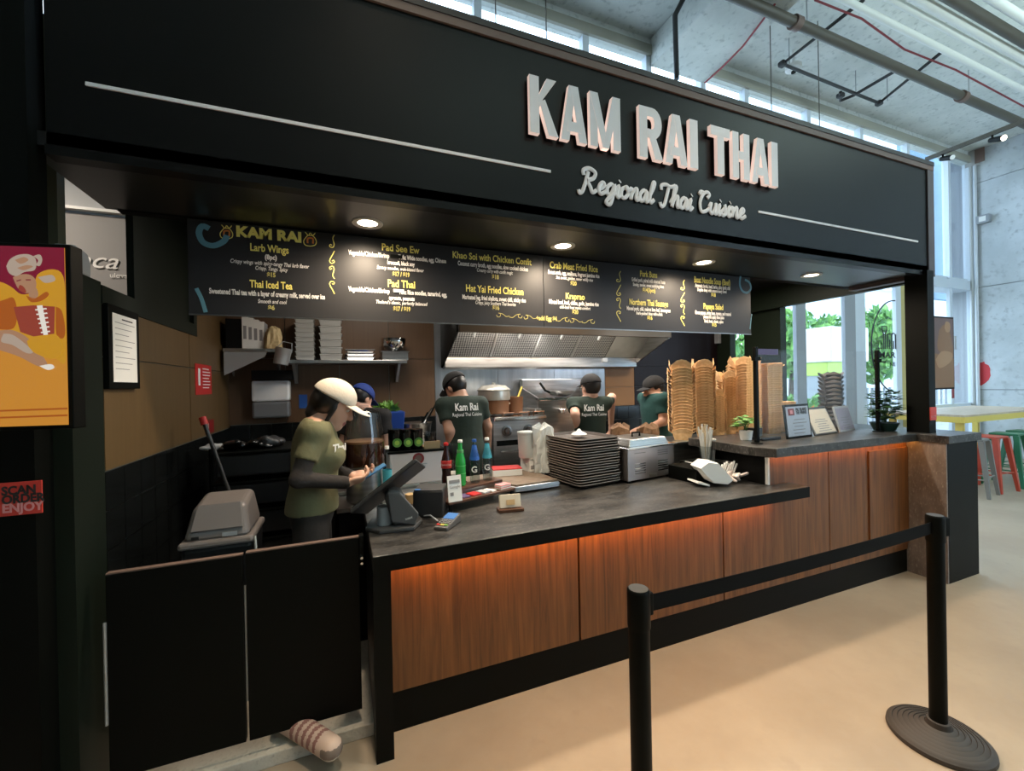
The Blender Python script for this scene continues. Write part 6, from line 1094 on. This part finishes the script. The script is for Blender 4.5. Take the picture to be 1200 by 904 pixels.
def stool(x, y, m_, lb, rz=0, h=.78):
    s = thing('bar_stool', lb, 'stool', (x, y, 0), rz, 'metal bar stools at the bar table'); B('seat', (-.15, .15, -.15, .15, h-.035, h), m_, s, bevel=.015)
    for sx in (-1, 1):
        for sy in (-1, 1): MB().hexa([(sx*.21-.018, sy*.21-.018, 0), (sx*.21+.018, sy*.21-.018, 0), (sx*.21+.018, sy*.21+.018, 0), (sx*.21-.018, sy*.21+.018, 0)], [(sx*.13-.03, sy*.13-.03, h-.03), (sx*.13+.03, sy*.13-.03, h-.03), (sx*.13+.03, sy*.13+.03, h-.03), (sx*.13-.03, sy*.13+.03, h-.03)]).build('leg', m_, s, bevel=.004)
    for sx in (-1, 1): MB().cyl((sx*.185, -.185, .24), (sx*.185, .185, .24), .009, n=8).cyl((-.185, sx*.185, .27), (.185, sx*.185, .27), .009, n=8).build('cross_bar', m_, s)
stool(8.08, 3.08, M('stool_grey', (.22, .22, .21), .45, .5), 'bare grey metal bar stool beside the stone wing wall', R_(8)); stool(8.62, 3.10, 'red_stool', 'red metal bar stool between the grey and green ones', R_(-4)); stool(9.22, 3.12, 'green_stool', 'green metal bar stool next to the red one', R_(3)); stool(9.78, 3.12, 'green_stool', 'green metal bar stool cut off at the picture edge', R_(-5))
stool(8.5, 4.1, 'red_stool', 'red metal stool behind the yellow table leg', R_(12), .78)
# ================================================================ PEOPLE
def _rx(a): c, s = math.cos(a), math.sin(a); return np.array([[1, 0, 0], [0, c, -s], [0, s, c]])
def _ry(a): c, s = math.cos(a), math.sin(a); return np.array([[c, 0, s], [0, 1, 0], [-s, 0, c]])
def _rz(a): c, s = math.cos(a), math.sin(a); return np.array([[c, -s, 0], [s, c, 0], [0, 0, 1]])
def hand(S, w, d, n, curl, side, r=.0088):
    """palm, four bent fingers and a thumb; d points to the fingertips, n out of the palm, side = +1/-1 thumb side along d x n"""
    w = np.array(w, float); d = np.array(d, float); d /= np.linalg.norm(d); n = np.array(n, float); n -= d*(n@d); n /= np.linalg.norm(n); s = np.cross(d, n)*side
    R = np.stack([d, s, n], 1)
    S.ell(w+d*.045, (.055, .042, .018), R, k=.012)
    for i, (o, l) in enumerate(((.030, .9), (.010, 1.0), (-.010, .95), (-.029, .75))):
        p = w+d*.085+s*o; a = 0.; dirv = d
        for j, seg in enumerate((.042, .027, .022)):
            a += curl[j]; dv = d*math.cos(a)+n*math.sin(a); q = p+dv*seg*l; S.cap(p, q, r*(1-.07*j), r*(.93-.07*j), k=.004); p = q
    p = w+d*.022+s*.030; q = p+(d*.65+s*.65+n*.25)*.042; S.cap(p, q, .013, .0105, k=.01); S.cap(q, q+(d*.9+s*.12+n*.45)*.034, .0105, .0085, k=.004)
def person(label, loc, rz, S=1.0, lean=0., side=0., arms=None, hc=None, head=(0, 0, 0), hs=1.0, shirt='green_shirt', hem=.86, sleeve=.62, under=None, pants='black_cloth', cap='black_cloth', brim=1, hair=True, h=.011, skin='skin', bust=0, legs=None, shoes='black', back=None, face=True, hands=None, ponytail=False, ears=True, hairline=.055, brim_l=.095, shoe_r=1.0):
    root = thing('person', label, 'person', loc, rz); root.scale = (S, S, S)
    R = _rz(0) @ _ry(R_(side)) @ _rx(-R_(lean)); pv = np.array([0, 0, .95])
    T = lambda x, y, z: pv+R @ (np.array([x, y, z])-pv)
    L = [T(-.158, 0, 1.39), np.array(arms[0][0]), np.array(arms[0][1])]; Rr = [T(.158, 0, 1.39), np.array(arms[1][0]), np.array(arms[1][1])]
    Hc = np.array(hc) if hc is not None else T(0, .015, 1.575); yw, pt, rl = [R_(a) for a in head]; Rh = _rz(yw) @ _rx(-pt) @ _ry(rl)
    Hh = lambda x, y, z: Hc+Rh @ (np.array([x, y, z])*hs)
    lg = legs or [[(-.09, 0, .90), (-.095, .02, .49), (-.095, -.02, .09), (-.10, .13, .035)], [(.09, 0, .90), (.095, .02, .49), (.095, -.02, .09), (.10, .13, .035)]]
    allp = np.array([*L, *Rr, Hc, *[p for q in lg for p in q]]); lo = allp.min(0)-.20; hi = allp.max(0)+.24; lo[2] = -.02
    def torso(D, off, k=.06):
        D.ell((0, 0, .95), (.152, .108, .13), k=k, off=off); D.ell(T(0, .008, 1.10), (.136, .10, .15), R, k=k, off=off); D.ell(T(0, 0, 1.28), (.150, .105, .17), R, k=k, off=off); D.cap(T(-.145, 0, 1.395), T(.145, 0, 1.395), .058, k=k, off=off)
        if bust:
            for s in (-1, 1): D.ell(T(s*.07, .085, 1.25), (.062, .06, .065), R, k=.04, off=off+bust)
    # body: one continuous skin surface
    D = SDF(lo, hi, h); torso(D, 0)
    D.cap(T(0, -.012, 1.42), Hh(0, -.025, -.07), .058, .052, k=.03)
    for A in (L, Rr): D.cap(A[0], A[1], .050, .041, k=.04); D.cap(A[1], A[2], .041, .028, k=.02)
    for q in lg: D.cap(q[0], q[1], .085, .058, k=.04); D.cap(q[1], q[2], .056, .037, k=.02)
    D.ell(Hh(0, -.012, .030), np.array((.076, .096, .100))*hs, Rh, k=.02); D.ell(Hh(0, .030, -.030), np.array((.060, .068, .085))*hs, Rh, k=.03); D.ell(Hh(0, .066, -.094), np.array((.032, .026, .024))*hs, Rh, k=.03)
    if face:
        D.ell(Hh(-.030, .098, .008), np.array((.019, .016, .012))*hs, Rh, k=.010, op='s'); D.ell(Hh(.030, .098, .008), np.array((.019, .016, .012))*hs, Rh, k=.010, op='s')
        D.cap(Hh(0, .090, .016), Hh(0, .113, -.030), .008*hs, .012*hs, k=.012); D.ell(Hh(0, .103, -.034), np.array((.017, .012, .009))*hs, Rh, k=.010)
        D.ell(Hh(0, .092, -.062), np.array((.022, .011, .006))*hs, Rh, k=.006); D.ell(Hh(0, .090, -.073), np.array((.019, .011, .007))*hs, Rh, k=.006); D.cap(Hh(-.045, .082, .026), Hh(.045, .082, .026), .010*hs, k=.015)
    for s in ((-1, 1) if ears else ()): D.ell(Hh(s*.076, -.008, -.008), np.array((.010, .022, .031))*hs, Rh, k=.008)
    for A, hd, sd in ((L, hands[0], 1), (Rr, hands[1], -1)):
        if hd: hand(D, A[2], hd[0], hd[1], hd[2], hd[3] if len(hd) > 3 else sd, r=max(.0088, h*.95))
    def cls(P):
        q = (P-Hc) @ Rh/hs; m = np.zeros(len(P)); m[(np.abs(q[:, 0]) < .022) & (q[:, 1] > .088) & (np.abs(q[:, 2]+.068) < .011)] = 1
        return m
    D.build('body', [skin, 'lips'], root, cls)
    # clothing
    D = SDF(lo, hi, max(h, .009)); torso(D, .016)
    for A in (L, Rr):
        D.ell(A[0], (.066, .064, .062), k=.03); u = A[1]-A[0]; D.cap(A[0]-u*.05, A[0]+u*sleeve, .062, .060, k=.03, flat=False) if sleeve < .3 else D.cap(A[0], A[0]+u*sleeve, .058, .060, k=.025, flat=True)
    D.cap(T(0, 0, 1.30), (0, 0, hem-.02), .10, .112, k=.05)
    D.ell((0, 0, .90), (.150, .108, .19), k=.05, off=.022)
    D.plane((0, 0, hem), (0, 0, -1)); nk = T(0, .015, 1.452); D.plane(nk, R @ np.array([0, .12, 1.]))
    D.ell(T(0, .03, 1.475), (.062, .07, .045), R, k=.01, op='s')
    D.build('shirt', shirt, root)
    if under:
        D = SDF(lo, hi, max(h, .008))
        for A in (L, Rr):
            u = A[1]-A[0]; v = A[2]-A[1]; D.cap(A[0]+u*.3, A[1], .052, .044, k=.02); D.cap(A[1], A[1]+v*.95, .044, .035, k=.02, flat=False)
        D.build('undershirt', under, root)
    D = SDF(lo, hi, max(h, .011)); D.ell((0, 0, .94), (.152, .108, .13), k=.05, off=.012)
    for q in lg: D.cap(q[0], q[1], .088, .066, k=.04, off=.008); D.cap(q[1], np.array(q[1])*.08+np.array(q[2])*.92, .064, .055, k=.02, off=.008)
    D.plane((0, 0, .95), (0, 0, 1)); D.build('trousers', pants, root)
    for q in lg:
        a, t = np.array(q[2]), np.array(q[3]); d = t-a; d[2] = 0; d /= np.linalg.norm(d); D = SDF(np.minimum(a, t)-.12, np.maximum(a, t)+.14, .008)
        D.cap(a-d*.02+(0, 0, -.045), t, .040*shoe_r, .036*shoe_r, k=.02); D.cap(a+(0, 0, -.03), a+(0, 0, .0), .043, k=.02); D.plane((0, 0, .002), (0, 0, -1)); D.build('shoe', shoes, root)
    # hair and cap
    if hair:
        D = SDF(Hc-.22, Hc+.22, .009); D.ell(Hh(0, -.022, .026), np.array((.084, .096, .104))*hs, Rh, k=.01); D.plane(Hh(0, hairline, .0), Rh @ np.array([0, 1., -.25])); D.plane(Hh(0, -.02, -.075), Rh @ np.array([0, .25, -1.]))
        if ponytail:
            p = [Hh(0, -.09, .0), Hh(.01, -.09, .0)+(0, -.02, -.08), Hh(.01, -.09, .0)+(0, -.01, -.16), Hh(.01, -.09, .0)+(0, .01, -.22)]
            for a, b, r0, r1 in zip(p[:-1], p[1:], (.032, .034, .030), (.034, .030, .014)): D.cap(a, b, r0, r1, k=.02)
            D.cap(Hh(.066, .02, .0), Hh(.074, .01, -.12), .016, .010, k=.01)
        D.build('hair', 'hair', root)
    if cap:
        D = SDF(Hc-.2, Hc+.2, .008); D.ell(Hh(0, -.010, .045), np.array((.093, .115, .098))*hs, Rh, k=.01); D.plane(Hh(0, 0, .038), Rh @ np.array([0, -.10, -1.])); cp = D.build('cap', cap, root)
        mb = MB(); N = 14; top = []; bot = []
        for i in range(N+1):
            u = -1+2*i/N; x = .078*u
            for yy in (.070+.035*math.sqrt(max(0, 1-u*u)), .085+brim_l*math.sqrt(max(0, 1-u*u))*1.0):
                yv = yy*brim; z = .050-(x/.078)**2*.020-(yy-.08)*.22
                top.append(tuple(Hh(x, yv, z))); bot.append(tuple(Hh(x, yv, z-.004)))
        K = len(top); fs = []
        for i in range(N): fs += [(2*i, 2*i+1, 2*i+3, 2*i+2), (K+2*i, K+2*i+2, K+2*i+3, K+2*i+1), (2*i+1, K+2*i+1, K+2*i+3, 2*i+3), (2*i, 2*i+2, K+2*i+2, K+2*i)]
        fs += [(0, K, K+1, 1), (2*N, 2*N+1, K+2*N+1, K+2*N)]
        mb.add(top+bot, fs); mb.build('brim', cap, cp, smooth=True); MB().obox(tuple(Hh(0, -.01, .132)), (.012, .012, .008)).build('cap_button', cap, cp)
    if face:
        for s in (-1, 1):
            D = SDF(Hh(s*.03, .082, .008)-.03, Hh(s*.03, .082, .008)+.03, .004); D.ell(Hh(s*.030, .080, .007), np.array((.013, .013, .010))*hs, Rh, k=.002)
            D.build('eye', ['white', 'ink'], root, lambda P: ((((P-Hc) @ Rh/hs-np.array([s*.03, 0, .006]))[:, [0, 2]]**2).sum(1) < .0065**2).astype(float)); MB().tube([tuple(Hh(s*x_, .094-.25*(x_-.03)**2*40*.1, .026+z_)) for x_, z_ in ((.014, 0), (.03, .004), (.046, -.001))], .003, 5).build('eyebrow', 'hair', root)
    if back:
        c = T(0, -.134, 1.345); text('back_print', 'Kam Rai', tuple(c), .085, 'text_white', root, rot=(R_(90)-R_(lean), R_(side), 0), off=.002, width=.19); c = T(0, -.135, 1.285); text('back_print', 'Regional Thai Cuisine', tuple(c), .04, 'text_white', root, rot=(R_(90)-R_(lean), R_(side), 0), width=.24)
    return root, Hh, T
RELAX = (.35, .45, .35)
def loc_of(px, py, Y, root, S, rz):
    p = Vector(AY(px, py, Y))-Vector(root); p = Matrix.Rotation(-rz, 3, 'Z') @ p; return np.array(p)/S
# cashier: faces the register (+X), reading a phone held in both hands
S = .975; rz = R_(-90); rt_ = (AY(366, 600, 2.62)[0], 2.62, .06)
Q = lambda px, py, Y: loc_of(px, py, Y, rt_, S, rz)
eR, wR = Q(350, 562, 2.41), Q(407, 566, 2.46); ph = Q(434, 558, 2.52)
eL = np.array([-.21, .02, eR[2]]); wL = ph+np.array([-.075, -.10, -.005])
legs = [[(-.09, 0, .90), (-.10, .03, .49), (-.10, -.02, .09), (-.11, .13, .035)], [(.09, 0, .90), (.27, .0, .50), (.43, -.088, .10), (.655, .10, .040)]]
cr, Hh, T_ = person('cashier in white cap and olive shirt reading a blue phone', rt_, rz, S, lean=4, arms=((eL, wL), (eR, wR)), hc=Q(390, 475, 2.62), head=(-6, 26, 0), hs=1.10, ears=False, hairline=.025, brim_l=.115, shirt='olive_shirt', under='sleeve_cloth', pants='black_cloth', cap='cap_white', h=.0062, bust=.004, legs=legs, ponytail=True, sleeve=.60, hem=.93, shoe_r=1.3,
    hands=(((.25, .95, .05), (.55, .1, .8), (.55, .6, .4)), ((-.25, .95, .10), (-.55, .15, .8), (.6, .7, .45))), shoes='shoe_pink')
fz = T_(0.075, .155, 1.27)
text('chest_print', 'Thai', (float(T_(.105, .118, 1.30)[0])+.01, float(T_(.105, .118, 1.30)[1])+.012, float(T_(.105, .118, 1.30)[2])), .06, 'text_white', cr, rot=(R_(90), 0, R_(140)), off=.002)
php = Vector((0, 0, 0)); pm = tag(MB().obox((0, 0, 0), (.074, .150, .009)).build('phone', 'phone_blue', bevel=.003), 'blue smartphone held in both hands by the cashier', 'phone')
pw = Vector(cr.location)+Matrix.Rotation(rz, 3, 'Z') @ Vector(tuple((ph+np.array([-.01, .02, .022]))*S)); pm.location = pw; pm.rotation_euler = (R_(28), 0, R_(-82)); pm.scale = (S, S, S)
# stepping shoe detail (sticks out under the gate)
sh = [c for c in cr.children if c.name.startswith('shoe')][-1]
me = sh.data; [me.materials.append(mat(m_)) for m_ in ('shoe_sole', 'shoe_stripe', 'shoe_toe')]
a_, t_ = np.array(legs[1][2]), np.array(legs[1][3]); dd = t_-a_; Ls = np.linalg.norm(dd[:2]); dd = dd/np.linalg.norm(dd)
for pl in me.polygons:
    c = np.array(pl.center); u = ((c-a_)[:2]@dd[:2])/Ls
    pl.material_index = 1 if c[2] < .022 else (3 if (u > .93 and c[2] < .062) else (2 if (c[2] > .03 and .25 < u < .85 and int(u*16) % 2 == 0) else 0))
# cooks
S = 1.03; rt_ = (AY(546, 500, 3.42)[0], 3.42, .06); rz = 0
Q = lambda px, py, Y: loc_of(px, py, Y, rt_, S, rz)
person('cook with dark cap bent over the counter beside the range', rt_, rz, S, lean=14, side=0, arms=((Q(527, 506, 3.42), Q(531, 548, 3.50)), (Q(571, 500, 3.55), Q(572, 525, 3.72))), hc=Q(534, 455, 3.60), head=(30, 32, 0), back=True, skin='skin_tan', face=False, hands=(((0, .3, -1), (1, 0, 0), RELAX), ((0, .8, -.6), (-1, 0, 0), RELAX)))
S = 1.0; rt_ = (AY(692, 500, 3.50)[0], 3.50, .06); rz = R_(-14)
Q = lambda px, py, Y: loc_of(px, py, Y, rt_, S, rz)
person('middle cook with black cap facing the wok station, back turned', rt_, rz, S, lean=3, arms=((Q(674, 486, 3.44), Q(679, 510, 3.62)), (Q(717, 466, 3.62), Q(716, 497, 3.70))), hc=Q(692, 455, 3.52), head=(18, 4, 0), back=True, face=True, hands=(((.3, .9, -.2), (0, 0, -1), RELAX), ((0, .3, -1), (-1, 0, 0), RELAX)))
S = 1.02; rt_ = (AY(771, 500, 3.42)[0], 3.42, .06); rz = R_(82)
Q = lambda px, py, Y: loc_of(px, py, Y, rt_, S, rz)
person('cook in teal shirt and black cap seen in profile by the kraft boxes', rt_, rz, S, lean=6, arms=((Q(778, 494, 3.26), Q(758, 503, 3.22)), (Q(768, 496, 3.62), Q(752, 502, 3.6))), hc=Q(766, 457, 3.42), head=(0, 10, 0), shirt='teal_shirt', skin='skin_tan', hands=(((-.1, 1, -.25), (.3, 0, -1), RELAX), ((0, 1, -.2), (0, 0, -1), RELAX)))
S = .97; rt_ = (AY(424, 500, 3.74)[0], 3.78, .06); rz = R_(-30)
Q = lambda px, py, Y: loc_of(px, py, Y, rt_, S, rz)
person('worker in blue cap half hidden behind the tea dispenser', rt_, rz, S, lean=12, arms=(((-.22, .06, 1.12), (-.15, .26, 1.08)), ((.22, .06, 1.12), (.15, .26, 1.08))), hc=Q(424, 468, 3.88), head=(-20, 30, 0), cap='cap_blue', shirt='black_cloth', face=False, hands=(((.1, 1, 0), (0, 0, -1), RELAX), ((-.1, 1, 0), (0, 0, -1), RELAX)))
